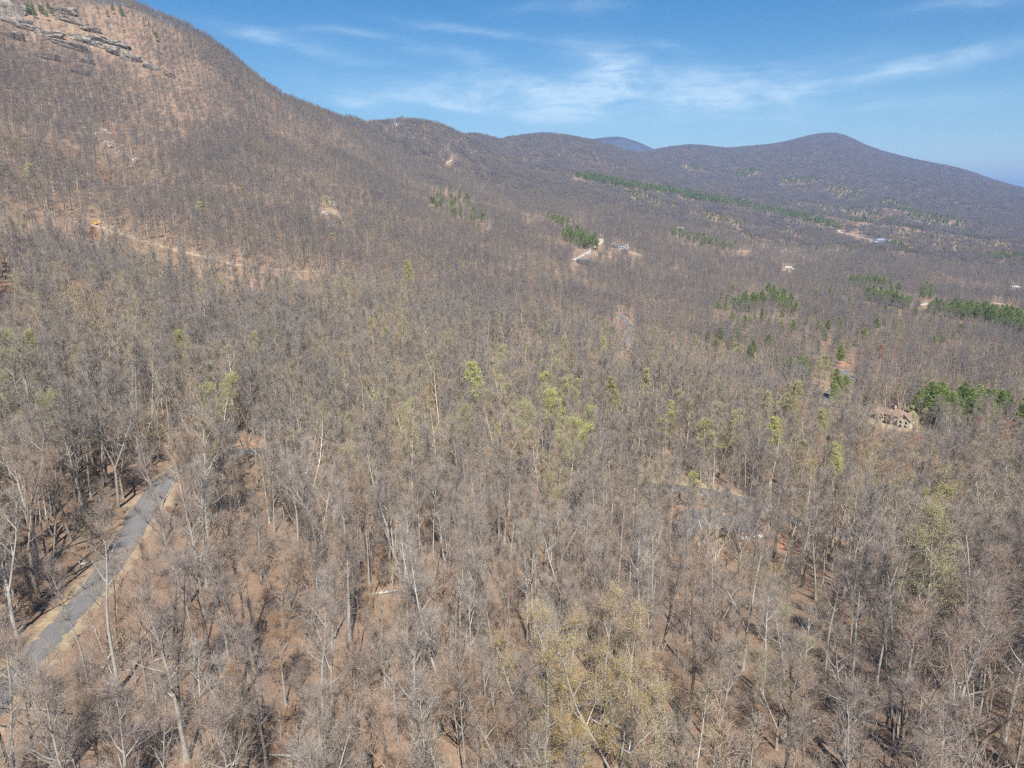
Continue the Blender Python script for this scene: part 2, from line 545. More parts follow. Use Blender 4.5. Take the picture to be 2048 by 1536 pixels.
def build_ground():
    nA, nR = len(AZ_F), len(RR)
    back = np.linspace(R(50), R(310), 26)[1:-1]
    az = np.r_[AZ_F, back]
    A, Rg = np.meshgrid(az, RR)
    Z = np.empty(A.shape)
    Z[:, :nA] = GZ
    base = -50 * KS - 0.02 * RR
    for k, a in enumerate(back):
        t = (a - back[0]) / (back[-1] - back[0])
        w = math.sin(math.pi * t) ** 0.5
        Z[:, nA + k] = (GZ[:, -1] * (1 - t) + GZ[:, 0] * t) * (1 - w) + base * w
    X, Y = Rg * np.sin(A), Rg * np.cos(A)
    n = len(az)
    V = np.c_[X.ravel(), Y.ravel(), Z.ravel()]
    i, j = np.meshgrid(np.arange(nR - 1), np.arange(n), indexing='ij')
    j2 = (j + 1) % n
    F = np.stack([i * n + j, (i + 1) * n + j, (i + 1) * n + j2, i * n + j2], -1).reshape(-1, 4)[:, ::-1]
    V = np.r_[V, [[0, 0, -50 * KS]]]
    jj = np.arange(n)
    cap = np.c_[np.full(n, len(V) - 1), jj, (jj + 1) % n][:, ::-1]
    me = mesh_np('ground', V, [F, cap], smooth=True)
    soil = np.zeros((len(V), 4), np.float32)
    xf, yf = V[:, 0], V[:, 1]
    for (u, v, rl, rw, ch, k) in SOIL:
        p = px_ground(u, v)
        rl, rw = rl * 1.25, rw * 1.25
        if v < 200:
            k *= .48
        a = math.atan2(p[0], p[1])
        dx, dy = xf - p[0], yf - p[1]
        al, ac = dx * math.sin(a) + dy * math.cos(a), dx * math.cos(a) - dy * math.sin(a)
        g = np.exp(-((al / rl) ** 2 + (ac / rw) ** 2)) * k * 1.25
        soil[:, ch] = np.maximum(soil[:, ch], g)
    for (nm, mk, L, w, far) in road_lines:
        m = (xf > L[:, 0].min() - 30) & (xf < L[:, 0].max() + 30) & (yf > L[:, 1].min() - 30) & (yf < L[:, 1].max() + 30)
        d = np.full(m.sum(), 1e9)
        for s in range(len(L)):
            d = np.minimum(d, np.hypot(xf[m] - L[s, 0], yf[m] - L[s, 1]))
        wid = 1.7 if far < 400 else 4.0
        soil[m, 1] = np.maximum(soil[m, 1], 0.54 * (1 - smooth(d, w * .5 + wid * .2, w * .5 + wid * 1.2)))
    for (p, rad, mk) in pad_pts:
        if mk in ('clay', 'gravel', 'grass'):
            d = np.hypot(xf - p[0], yf - p[1])
            ch = {'clay': 0, 'gravel': 2, 'grass': 1}[mk]
            soil[:, ch] = np.maximum(soil[:, ch], (.8 if ch == 0 else .42) * (1 - smooth(d, rad * .8, rad * 1.5)))
    at = me.attributes.new('soil', 'FLOAT_COLOR', 'POINT')
    soil[:, 3] = 1
    at.data.foreach_set('color', soil.ravel())
    o = link('ground', me)
    tag(o, 'leaf-littered brown forest floor rising from the valley to the mountain', None, None, 'structure')
    m, T, b = new_mat('leaf litter ground', 0.95)
    geo = T.n('ShaderNodeNewGeometry')
    pos = geo.outputs['Position']
    big = T.noise(pos, 1 / 45, 4, 0.6)
    mid = T.noise(pos, 1 / 6, 5, 0.65)
    fine = T.noise(pos, 1.6, 5, 0.7)
    col = T.ramp(mid, [(0.25, (0.22, 0.135, 0.085)), (0.5, (0.315, 0.212, 0.145)), (0.75, (0.40, 0.295, 0.21))])
    col = T.mix(T.maprange(big, .35, .7), col, (0.27, 0.19, 0.135))
    col = T.mix(T.maprange(fine, .3, .75, 0, .55), col, (0.16, 0.09, 0.05))
    fleck = T.noise(pos, 4.5, 3, .8)
    col = T.mix(T.maprange(fleck, .58, .72, 0, .6), col, (0.46, 0.35, 0.26))
    col = T.mix(T.maprange(fleck, .42, .30, 0, .6), col, (0.12, 0.075, 0.05))
    att = T.n('ShaderNodeAttribute', attribute_name='soil')
    sep = T.n('ShaderNodeSeparateColor')
    T.put(sep.inputs[0], att.outputs['Color'])
    brk = T.m('SUBTRACT', T.noise(pos, 1 / 4.5, 7, .72), 0.5)
    for ch, lo, hi in ((1, (0.31, 0.24, 0.15), (0.40, 0.315, 0.205)), (0, (0.38, 0.185, 0.10), (0.47, 0.28, 0.17)), (2, (0.42, 0.38, 0.33), (0.55, 0.50, 0.44))):
        w = T.maprange(T.m('ADD', sep.outputs[ch], T.m('MULTIPLY', brk, 1.7)), 0.32, 0.62, 0, 1, True)
        col = T.mix(w, col, T.mix(fine, lo, hi))
    T.put(b.inputs['Base Color'], col)
    bump = T.n('ShaderNodeBump')
    bump.inputs['Strength'].default_value = 0.6
    bump.inputs['Distance'].default_value = 0.25
    T.put(bump.inputs['Height'], T.m('ADD', fine, T.m('MULTIPLY', mid, 3.0)))
    T.put(b.inputs['Normal'], bump.outputs[0])
    me.materials.append(m)
    return o


build_ground()


def road_mat(kind):
    if kind == 'asphalt':
        m, T, b = new_mat('worn asphalt', 0.9)
        tc = T.n('ShaderNodeTexCoord')
        f = T.noise(tc.outputs['Object'], 0.35, 6, .7)
        g = T.noise(tc.outputs['Object'], 9, 3, .7)
        c = T.ramp(f, [(0.3, (0.135, 0.133, 0.135)), (0.7, (0.19, 0.187, 0.183))])
        c = T.mix(T.maprange(g, .4, .8, 0, .4), c, (0.2, 0.19, 0.18))
        d = T.noise(tc.outputs['Object'], 0.8, 7, .75)
        T.put(b.inputs['Base Color'], T.mix(T.maprange(d, .56, .70, 0, .6), c, (0.27, 0.20, 0.14)))
        return m
    c = {'dirt': (0.31, 0.25, 0.17), 'gravel': (0.44, 0.40, 0.355), 'clay': (0.5, 0.36, 0.27)}[kind]
    return flat_mat(kind + ' track', c, .95, .1, 0, .25, 0.6)


RM = {k: road_mat(k) for k in ('asphalt', 'dirt', 'gravel', 'clay')}
ROAD_LABELS = [
    'grey asphalt road curving up through the trees at lower left', 'short bend of grey asphalt road showing in the middle woods',
    'strip of dark asphalt road behind the unfinished house', 'grey road bend among green pines at right',
    'grey asphalt driveway leading to the tan house', 'straw coloured dirt track crossing the left mountainside',
    'pale gravel driveway climbing past the dark roofed house', 'short orange clay track below the ridge house',
    'pale gravel lane running along the slope to the far white house', 'small pale gravel patch among far right trees',
    'pink clay track beside the dark pine stand at far right', 'short pale track under the white far ridge house', 'pale curved track high on the far ridge',
    'orange clay patch of track by the far green pine belt']
for ((nm, mk, L, w, far), lab) in zip(road_lines, ROAD_LABELS):
    d = np.gradient(L[:, :2], axis=0)
    d /= np.linalg.norm(d, axis=1)[:, None] + 1e-9
    nrm = np.c_[d[:, 1], -d[:, 0]]
    offs = np.array([-.5, -.25, 0, .25, .5]) * w
    wob = np.array([fract(Vector((a / 4, b / 4, 0)), 2) for a, b in L[:, :2]]) * 0.35
    lift = 0.05 if far < 400 else 0.35
    V = []
    zz = np.max([gz(L[:, 0] + nrm[:, 0] * q, L[:, 1] + nrm[:, 1] * q) for q in offs], axis=0) * .5 + L[:, 2] * .5
    V.append(np.c_[L[:, :2] + nrm * (-w / 2 - .6), zz - 1.5])
    for q in offs:
        e = wob * (abs(q) > w * .4) * np.sign(q)
        nar = .70 + .30 * smooth(np.hypot(L[:, 0], L[:, 1]), 95, 160)      # the lane narrows down the slope
        V.append(np.c_[L[:, :2] + nrm * (q * nar + e)[:, None], zz + lift + 0.10 * (1 - (2 * q / w) ** 2)])
    V.append(np.c_[L[:, :2] + nrm * (w / 2 + .6), zz - 1.5])
    n = len(L); k = len(V)
    F = [[a * n + i, a * n + i + 1, (a + 1) * n + i + 1, (a + 1) * n + i] for a in range(k - 1) for i in range(n - 1)]
    o = link(nm, mesh_np(nm, np.vstack(V), np.array(F), [RM[mk]], smooth=True))
    tag(o, lab, None, None, 'structure')


# ------------------------------------------------------------------ trees: growth
def tube(P, rad, n, V, F):
    """add an n-sided tapering tube along the points P to the lists V, F"""
    P = np.asarray(P); k = len(P)
    d = np.gradient(P, axis=0)
    d /= np.linalg.norm(d, axis=1)[:, None] + 1e-9
    ref = np.array([1.0, 0.13, 0.07]) if abs(d[0][2]) > .7 else np.array([0.1, 0.05, 1.0])
    a = np.cross(d, ref); a /= np.linalg.norm(a, axis=1)[:, None] + 1e-9
    b = np.cross(d, a)
    th = np.arange(n) * 2 * math.pi / n
    ring = (P[:, None] + (a[:, None] * np.cos(th)[None, :, None] + b[:, None] * np.sin(th)[None, :, None]) * np.asarray(rad)[:, None, None])
    o = sum(len(v) for v in V)
    V.append(ring.reshape(-1, 3))
    i, j = np.meshgrid(np.arange(k - 1), np.arange(n), indexing='ij')
    j2 = (j + 1) % n
    F.append((o + np.stack([i * n + j, i * n + j2, (i + 1) * n + j2, (i + 1) * n + j], -1)).reshape(-1, 4))


def slivers(P, D, L, w, rs, bend=0.0):
    """one thin pointed blade per row: start P, direction D, length L, base width w"""
    n = len(P)
    side = np.cross(D, rs.normal(size=(n, 3)))
    side /= np.linalg.norm(side, axis=1)[:, None] + 1e-9
    w = np.broadcast_to(w, (n,))[:, None]
    tip = P + D * np.asarray(L)[:, None]
    V = np.stack([P - side * w * .5, P + side * w * .5, tip], 1).reshape(-1, 3)
    return V, np.arange(3 * n).reshape(-1, 3)


def unit(a):
    return a / (np.linalg.norm(a, axis=-1, keepdims=True) + 1e-9)


def grow(rs, H=23.0, r0=0.25, bole=0.5, spread=4.6, nl=13, lean=0.03, stems=1, up=0.35, nb=7, dead=False):
    """the skeleton of a leafless tree: trunk stems, limbs, branches, twigs, twiglets"""
    sk = dict(stem=[], limb=[], branch=[], twig=None, twiglet=None)
    la = rs.uniform(0, 6.28)
    lv = np.array([math.cos(la), math.sin(la), 0]) * lean
    n = 9
    def path(p0, d0, L, n, wob, curve):
        P = [p0]; d = d0.copy()
        for _ in range(n - 1):
            d = unit(d + rs.normal(size=3) * wob + np.array([0, 0, curve]))
            P.append(P[-1] + d * L / (n - 1))
        return np.array(P)
    roots = []
    if stems == 1:
        P = path(np.zeros(3), unit(np.array([0, 0, 1.]) + lv), H * .95, n, .035, .03)
        t = np.linspace(0, 1, n)
        sk['stem'].append((P, r0 * (1.25 * np.exp(-t * 26) * .5 + (1 - t) ** .8 * .93 + .07)))
        roots.append((P, bole, r0, H, spread))
    else:
        hb = H * (bole * rs.uniform(.45, .8))
        P = path(np.zeros(3), unit(np.array([0, 0, 1.]) + lv), hb, 5, .03, .03)
        t = np.linspace(0, 1, 5)
        sk['stem'].append((P, r0 * (1.15 - .25 * t)))
        for s in range(stems):
            a = la + s * 6.28 / stems + rs.uniform(-.4, .4)
            d = unit(np.array([math.cos(a) * .42, math.sin(a) * .42, 1]))
            L = (H - hb) * rs.uniform(.88, 1.05)
            Q = path(P[-1] - d * .1, d, L, 8, .05, .06)
            t = np.linspace(0, 1, 8)
            sk['stem'].append((Q, r0 * .68 * ((1 - t) ** .85 * .94 + .06)))
            roots.append((Q, max(.12, (bole * H - hb) / L), r0 * .68, L, spread * .72))
    g = rs.uniform(0, 6.28)
    bs, bd, bl = [], [], []
    for (P, bo, rr, HH, sp) in roots:
        k = nl if stems == 1 else max(6, int(nl * .62))
        for q in range(k):
            t = bo + (1 - bo) * ((q + rs.uniform(0, .9)) / k) ** .9
            t = min(t, .985)
            f = t * (len(P) - 1); i = min(int(f), len(P) - 2)
            p = P[i] * (1 - (f - i)) + P[i + 1] * (f - i)
            u = (t - bo) / (1 - bo)
            g += 2.4 + rs.uniform(-.5, .5)
            ang = math.radians(62 - 34 * u + rs.uniform(-10, 10))
            L = sp * (.62 + .38 * math.sin(math.pi * min(1, u * .8 + .2))) * (1 - .5 * u * u) * rs.uniform(.7, 1.2)
            if dead:
                L *= rs.uniform(.25, .8)
            d = np.array([math.cos(g) * math.sin(ang), math.sin(g) * math.sin(ang), math.cos(ang)])
            Q = path(p, d, L, 6, .10, up * .35)
            rl = rr * (1 - t) ** .8 * .5 + .03
            sk['limb'].append((Q, rl * np.linspace(1, .22, 6)))
            for _ in range(nb if not dead else 2):
                tt = rs.uniform(.22, 1)
                f = tt * 5; i = min(int(f), 4)
                pp = Q[i] * (1 - (f - i)) + Q[i + 1] * (f - i)
                dl = unit(Q[i + 1] - Q[i])
                dd = unit(dl + unit(rs.normal(size=3)) * .85 + np.array([0, 0, .22]))
                LL = L * .46 * (1.15 - .55 * tt) * rs.uniform(.7, 1.3)
                B = path(pp, dd, LL, 3, .14, .10)
                sk['branch'].append((B, np.array([.5, .33, .15]) * max(.035, rl * .42)))
                bs.append(B); bl.append(LL)
        # the leader's own fine top
        for _ in range(3):
            d = unit(rs.normal(size=3) * .5 + np.array([0, 0, 1]))
            B = path(P[-1], d, sp * .3, 3, .12, .1)
            sk['branch'].append((B, np.array([.03, .02, .01])))
            bs.append(B); bl.append(sp * .3)
    bs = np.array(bs); bl = np.array(bl)
    def sprout(A, Bp, n, lmin, lmax, div, upb):
        m = len(A)
        t = rs.uniform(.15, 1, (m, n, 1))
        p = A[:, None] * (1 - t) + Bp[:, None] * t
        d = unit(unit(Bp - A)[:, None] + unit(rs.normal(size=(m, n, 3))) * div + np.array([0, 0, upb]))
        return p.reshape(-1, 3), d.reshape(-1, 3), rs.uniform(lmin, lmax, m * n)
    k = 0 if dead else 1
    p1, d1, l1 = sprout(bs[:, 0], bs[:, 2], 5 * k + 2, .8, 1.8, .9, .2)
    sk['twig'] = (p1, d1, l1)
    p2, d2, l2 = sprout(p1, p1 + d1 * l1[:, None], 2 * k + 1, .5, 1.15, .9, .15)
    sk['twiglet'] = (p2, d2, l2)
    return sk


def meshes_hi(sk, name, rs, wt=1.0):
    V, F = [], []
    for P, r in sk['stem']:
        tube(P, r, 8, V, F)
    for P, r in sk['limb']:
        tube(P, r, 5, V, F)
    trunk = mesh_np(name + ' trunk', np.vstack(V), np.vstack(F), smooth=True)
    V, F = [], []
    for P, r in sk['branch']:
        tube(P, r, 3, V, F)
    Fq = np.vstack(F); V = [np.vstack(V)]
    Ft = []
    for key, w in (('twig', .028), ('twiglet', .017)):
        p, d, l = sk[key]
        v, f = slivers(p, d, l, w * wt, rs)
        Ft.append(f + sum(len(x) for x in V)); V.append(v)
    crown = mesh_np(name + ' crown', np.vstack(V), [Fq, np.vstack(Ft)])
    return trunk, crown


def mesh_mid(sk, name, rs, mats, wt=1.0, keep=.36, leaf=None):
    """trunk and crown in one light mesh for a few hundred metres away"""
    V, F, mi = [], [], []
    for P, r in sk['stem']:
        tube(P[::2] if len(P) % 2 else P, (r[::2] if len(P) % 2 else r), 5, V, F)
    for P, r in sk['limb']:
        tube(P[::2], r[::2] + .012, 3, V, F)
    Fq = np.vstack(F); nq = len(Fq)
    V = [np.vstack(V)]; Ft = []; mt = []
    br = [(P[0], P[-1]) for P, r in sk['branch']]
    A = np.array([a for a, b in br]); B = np.array([b for a, b in br])
    L = np.linalg.norm(B - A, axis=1)
    for (p, d, l, w, kp) in ((A, unit(B - A), L, .068, 1.0), (*sk['twig'], .052, keep * 1.3), (*sk['twiglet'], .042, keep)):
        m = rs.random(len(p)) < kp
        v, f = slivers(p[m], d[m], l[m] * 1.15, w * wt, rs)
        Ft.append(f + sum(len(x) for x in V)); V.append(v); mt.append(np.ones(len(f), int))
    if leaf is not None:
        v, f = leaf
        Ft.append(f + sum(len(x) for x in V)); V.append(v); mt.append(np.full(len(f), 2))
    return mesh_np(name, np.vstack(V), [Fq, np.vstack(Ft)], mats, np.r_[np.zeros(nq, int), np.concatenate(mt)])


def mesh_far(rs, name, mats, H, sp, bole, ntw, w, L):
    V, F = [], []
    hh = H * .86
    lean = rs.normal(size=2) * .02
    P = np.array([[0, 0, -1.], [lean[0] * hh * .5, lean[1] * hh * .5, hh * .5], [lean[0] * hh, lean[1] * hh, hh]])
    tube(P, [.26, .19, .05], 3, V, F)
    if rs.random() < .6:
        a = rs.uniform(0, 6.28)
        Q = np.array([P[1], P[1] + [math.cos(a) * 1.2, math.sin(a) * 1.2, hh * .22], P[1] + [math.cos(a) * 2, math.sin(a) * 2, hh * .42]])
        tube(Q, [.14, .1, .03], 3, V, F)
    Fq = np.vstack(F); V = [np.vstack(V)]
    c0 = H * (bole + 1) / 2; hz = H * (1 - bole) / 2
    q = unit(rs.normal(size=(ntw, 3))) * (rs.random((ntw, 1)) ** .45)
    p = q * np.array([sp, sp, hz]) + np.array([lean[0] * c0, lean[1] * c0, c0])
    d = unit(q * np.array([1, 1, .6]) * 1.0 + np.array([0, 0, .75]) + rs.normal(size=(ntw, 3)) * .35)
    l = rs.uniform(.6, 1.3, ntw) * L
    v, f = slivers(p - d * l[:, None] * .5, d, l, w, rs)
    return np.vstack([V[0], v]), Fq, f + len(V[0]), mats


def mk_far(name, *a, **k):
    V, Fq, Ft, mats = mesh_far(*a, **k)
    return mesh_np(name, V, [Fq, Ft], mats, np.r_[np.zeros(len(Fq), int), np.ones(len(Ft), int)])


# ------------------------------------------------------------------ trees: bark, twigs, leaves
def bark_mat(name, lo, hi, spots=0.0, rnd=0.0):
    m, T, b = new_mat(name, .9)
    tc = T.n('ShaderNodeTexCoord')
    f = T.noise(T.vmul(tc.outputs['Object'], (5, 5, .8)), 1.2, 5, .65)
    c = T.ramp(f, [(.3, lo), (.68, hi)])
    if spots:
        g = T.noise(tc.outputs['Object'], 1.1, 4, .6)
        c = T.mix(T.maprange(g, .55, .68, 0, spots), c, (.42, .42, .38))
    if rnd:
        oi = T.n('ShaderNodeObjectInfo')
        k = T.ramp(oi.outputs['Random'], [(0, (.55, .52, .50)), (.45, (1, .98, .95)), (.8, (1.15, 1.1, 1.05)), (.93, (1.75, 1.7, 1.6))])
        c = T.mix(1.0, c, k, 'MULTIPLY')
    T.put(b.inputs['Base Color'], c)
    return m


def twig_mat(name, c, rnd=False):
    m, T, b = new_mat(name, .9)
    col = (*c, 1)
    if rnd:
        oi = T.n('ShaderNodeObjectInfo')
        geo = T.n('ShaderNodeNewGeometry')
        reg = T.noise(geo.outputs['Position'], 1 / 85, 4, .62)
        k = T.m('ADD', T.m('MULTIPLY', oi.outputs['Random'], .75), T.m('MULTIPLY', T.m('SUBTRACT', reg, .5), 1.7), None, True)
        k = T.m('ADD', k, .1, None, True)
        cr = T.ramp(k, [(0, tuple(x * .70 for x in c)), (.3, tuple(x * q for x, q in zip(c, (.88, .90, .98)))), (.55, c), (.70, tuple(x * q for x, q in zip(c, (1.12, 1.12, .86)))), (.80, tuple(x * q for x, q in zip(c, (1.24, 1.06, .88)))),
                        (.88, tuple(x * q for x, q in zip(c, (1.35, 1.33, 1.3)))), (.93, tuple(x * q for x, q in zip(c, (1.30, 1.30, .78)))), (.97, tuple(x * q for x, q in zip(c, (1.25, 1.22, .72)))), (1, tuple(x * q for x, q in zip(c, (1.45, 1.05, .82))))])
        col = cr
    T.put(b.inputs['Base Color'], col)
    return m


def leaf_mat(name, lo, hi):
    m, T, b = new_mat(name, .7)
    oi = T.n('ShaderNodeObjectInfo')
    geo = T.n('ShaderNodeNewGeometry')
    f = T.noise(geo.outputs['Position'], .8, 4, .7)
    k = T.m('ADD', T.m('MULTIPLY', f, .8), T.m('MULTIPLY', oi.outputs['Random'], .35))
    T.put(b.inputs['Base Color'], T.ramp(k, [(.3, lo), (.85, hi)]))
    ad = T.n('ShaderNodeBsdfTranslucent')
    T.put(ad.inputs[0], (*[min(1, x * 1.2) for x in hi], 1))
    mx = T.n('ShaderNodeMixShader')
    mx.inputs[0].default_value = .25
    out = m.node_tree.nodes['Material Output']
    m.node_tree.links.new(b.outputs[0], mx.inputs[1])
    m.node_tree.links.new(ad.outputs[0], mx.inputs[2])
    m.node_tree.links.new(mx.outputs[0], out.inputs[0])
    return m


TW = (0.275, 0.235, 0.196)
M_BARK = {
    'pale': bark_mat('pale grey bark', (.30, .28, .25), (.46, .44, .40), .5),
    'grey': bark_mat('grey bark', (.23, .21, .185), (.39, .365, .325), .3),
    'brown': bark_mat('brown bark', (.19, .15, .12), (.31, .25, .20), .15),
    'dark': bark_mat('dark bark', (.09, .078, .068), (.20, .175, .15), .1)}
M_TWIG = {
    'pale': twig_mat('pale twigs', (.33, .29, .25)),
    'grey': twig_mat('grey twigs', (.295, .245, .205)),
    'brown': twig_mat('brown twigs', (.31, .235, .18)),
    'dark': twig_mat('dark twigs', (.25, .21, .185))}
M_BARKS = bark_mat('mixed forest bark', (.21, .19, .165), (.37, .345, .305), .3, 1)
M_TWIGS = twig_mat('mixed forest twigs', TW, True)
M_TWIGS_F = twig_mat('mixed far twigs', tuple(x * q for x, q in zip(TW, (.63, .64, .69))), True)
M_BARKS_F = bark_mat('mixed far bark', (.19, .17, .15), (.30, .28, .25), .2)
M_BUD = leaf_mat('yellow green young leaves', (.36, .36, .11), (.56, .56, .22))
M_BUDY = leaf_mat('golden buds', (.48, .33, .075), (.62, .47, .14))
M_BUDO = leaf_mat('pale olive buds', (.34, .31, .13), (.50, .46, .23))
M_RED = leaf_mat('red orange buds', (.36, .165, .10), (.50, .27, .17))
M_NEED = leaf_mat('pine needles', (.115, .155, .05), (.31, .365, .12))


# ------------------------------------------------------------------ the one-object masses
def scatter(name, protos, M, pid, label):
    """one object of instanced trees: a point per tree with its own full transform"""
    coll = bpy.data.collections.new(name + ' kinds')
    for i, me in enumerate(protos):
        o = bpy.data.objects.new('%s_kind.%03d' % (name, i), me)
        coll.objects.link(o)
    n = len(M)
    me = bpy.data.meshes.new(name)
    me.vertices.add(n)
    me.vertices.foreach_set('co', np.ascontiguousarray(M[:, :3, 3], np.float32).ravel())
    a = me.attributes.new('xf', 'FLOAT4X4', 'POINT')
    a.data.foreach_set('value', np.ascontiguousarray(M.transpose(0, 2, 1), np.float32).ravel())
    a = me.attributes.new('pid', 'INT', 'POINT')
    a.data.foreach_set('value', np.asarray(pid, np.int32))
    me.update()
    o = link(name, me)
    g = bpy.data.node_groups.new(name + ' scatter', 'GeometryNodeTree')
    g.interface.new_socket('Geometry', in_out='INPUT', socket_type='NodeSocketGeometry')
    g.interface.new_socket('Geometry', in_out='OUTPUT', socket_type='NodeSocketGeometry')
    N, Lk = g.nodes, g.links
    gi, go = N.new('NodeGroupInput'), N.new('NodeGroupOutput')
    ci = N.new('GeometryNodeCollectionInfo')
    ci.inputs['Collection'].default_value = coll
    ci.inputs['Separate Children'].default_value = True
    ci.inputs['Reset Children'].default_value = True
    ip = N.new('GeometryNodeInstanceOnPoints')
    ip.inputs['Pick Instance'].default_value = True
    na = N.new('GeometryNodeInputNamedAttribute'); na.data_type = 'INT'
    na.inputs['Name'].default_value = 'pid'
    nx = N.new('GeometryNodeInputNamedAttribute'); nx.data_type = 'FLOAT4X4'
    nx.inputs['Name'].default_value = 'xf'
    st = N.new('GeometryNodeSetInstanceTransform')
    Lk.new(gi.outputs[0], ip.inputs['Points'])
    Lk.new(ci.outputs[0], ip.inputs['Instance'])
    Lk.new([s for s in na.outputs if s.enabled][0], ip.inputs['Instance Index'])
    Lk.new(ip.outputs[0], st.inputs['Instances'])
    Lk.new([s for s in nx.outputs if s.enabled][0], st.inputs['Transform'])
    Lk.new(st.outputs[0], go.inputs[0])
    md = o.modifiers.new('scatter', 'NODES')
    md.node_group = g
    tag(o, label, None, None, 'stuff')
    return o


def xforms(x, y, z, rz, sc, shx=0, shy=0, tilt=0.0):
    n = len(x)
    M = np.zeros((n, 4, 4))
    c, s = np.cos(rz) * sc, np.sin(rz) * sc
    tx, ty = rng.normal(size=(2, n)) * tilt
    M[:, 0, 0], M[:, 0, 1], M[:, 1, 0], M[:, 1, 1] = c, -s, s, c
    M[:, 2, 2] = sc * rng.uniform(.9, 1.1, n)
    M[:, 0, 2], M[:, 1, 2] = tx * sc, ty * sc
    # shear that lays a patch on sloping ground while its trees stay upright
    M[:, 2, 0] = shx * c + shy * s
    M[:, 2, 1] = -shx * s + shy * c
    M[:, 0, 3], M[:, 1, 3], M[:, 2, 3] = x, y, z
    M[:, 3, 3] = 1
    return M


# ------------------------------------------------------------------ where trees stand
E_RUN = np.maximum.accumulate(GZ / RR[:, None], axis=0)       # horizon of the ground before each distance


def seen(x, y, h):
    r, az = np.hypot(x, y), np.arctan2(x, y)
    i = np.clip(((np.log(r * .97) - LR0) / LRD).astype(int), 0, len(RR) - 1)
    j = np.clip(((az - AZ0) / AZD).round().astype(int), 0, len(AZ_F) - 1)
    return (gz(x, y) + h) / r > E_RUN[i, j] - 0.002


def jgrid(r0, r1, dens, half):
    s = 1 / math.sqrt(dens)
    xm = r1 * math.sin(half) if half < 1.57 else r1
    X, Y = np.meshgrid(np.arange(-xm, xm, s), np.arange(0, r1, s))
    x = (X + rng.uniform(-.85, .85, X.shape) * s).ravel()
    y = (Y + rng.uniform(-.85, .85, Y.shape) * s).ravel()
    r, az = np.hypot(x, y), np.arctan2(x, y)
    m = (r >= r0) & (r < r1) & (np.abs(az) < half)
    return x[m], y[m]


def road_dist(x, y, extra=0):
    d = np.full(len(x), 1e9)
    for (nm, mk, L, w, far) in road_lines:
        m = (x > L[:, 0].min() - 25) & (x < L[:, 0].max() + 25) & (y > L[:, 1].min() - 25) & (y < L[:, 1].max() + 25)
        if m.any():
            q = np.full(m.sum(), 1e9)
            for s in L:
                q = np.minimum(q, np.hypot(x[m] - s[0], y[m] - s[1]))
            d[m] = np.minimum(d[m], q - w / 2)
    return d


CLEAR = [(1420, 1062, 11), (1455, 1070, 5), (1385, 1085, 7), (1790, 845, 19), (1165, 524, 12), (1240, 494, 24), (1270, 510, 16), (1575, 540, 16), (1757, 484, 34), (1715, 470, 20),
         (1572, 608, 12), (1836, 1086, 4.5), (1500, 1070, 8), (30, 578, 8), (95, 588, 9), (505, 562, 14), (190, 450, 5), (517, 885, 4), (400, 880, 5), (660, 420, 9),
         (1360, 458, 10), (2030, 575, 14), (790, 249, 14), (893, 291, 10), (1690, 728, 7), (1755, 538, 12), (1450, 988, 5), (1395, 978, 5)]
clear_pts = [(px_ground(u, v), rad) for (u, v, rad) in CLEAR]
# places the photograph looks at through gaps in the woods: trees that would stand right in front are missing there
GAPS = []
for (nm, mk, L, w, far), keep in zip(road_lines, (.8, .9, .45, .85, .8, .68, .97, .9, .9, .9, .9, .8, .8, .9)):
    for p in L[::3 if far < 400 else 2]:
        if keep == .8 and nm == 'road' and not (np.hypot(p[0], p[1]) > 101 and project(*p)[0] < 358):
            continue
        GAPS.append((p[0], p[1], p[2] + .2, w * .45, keep))
for (u, v, rad, k) in [(1505, 1080, 3, .6), (1372, 1092, 4, .7), (1410, 1105, 3, .6), (1762, 846, 7, .98), (1792, 848, 8, .98), (1822, 850, 7, .98),
                       (1165, 522, 9, .97), (1240, 492, 16, .97), (1270, 510, 12, .9), (1575, 537, 13, .97), (1757, 482, 26, .97), (1715, 472, 16, .9), (1573, 606, 7, .97),
                       (1836, 1083, 3, .9), (30, 578, 8, .8), (500, 562, 16, .6), (191, 446, 5, .95), (150, 440, 5, .9), (660, 420, 12, .9), (517, 893, 4, .5),
                       (1360, 458, 8, .9), (2030, 575, 12, .9), (790, 249, 14, .7), (893, 291, 9, .8), (1690, 728, 6, .85), (1450, 990, 6, .6), (1490, 503, 10, .9)]:
    p = px_ground(u, v)
    GAPS.append((p[0], p[1], p[2] + 1.5, rad, k))
KD = None


def allowed(x, y, z, h, wid, road_buf=2.0, kd=3.6):
    ok = road_dist(x, y) > road_buf
    if KD is not None:
        ok &= np.array([KD.find((a, b, 0))[2] > kd for a, b in zip(x, y)], bool)
    for (p, rad) in clear_pts:
        ok &= np.hypot(x - p[0], y - p[1]) > rad
    r = np.hypot(x, y)
    u, vb = project(x, y, z)
    _, vt = project(x, y, z + h)
    hw = wid * FPX / r
    roll = rng.random(len(x))
    for k in range(len(GA)):
        m = (np.abs(u - GU[k]) < hw * .8 + GW[k]) & (vt < GV[k]) & (vb > GV[k]) & (r < GR[k]) & (roll < GA[k, 4])
        ok &= ~m
    return ok


# rock ledges of the mountain top carry few trees
LEDGE_ZONE = [(60, 60, 70, 40), (150, 75, 70, 45), (215, 95, 70, 35), (265, 115, 45, 20), (225, 285, 28, 30), (180, 40, 60, 30)]
BRUSH_ZONE = [(300, 535, 260, 28), (60, 500, 110, 40), (520, 575, 120, 22)]


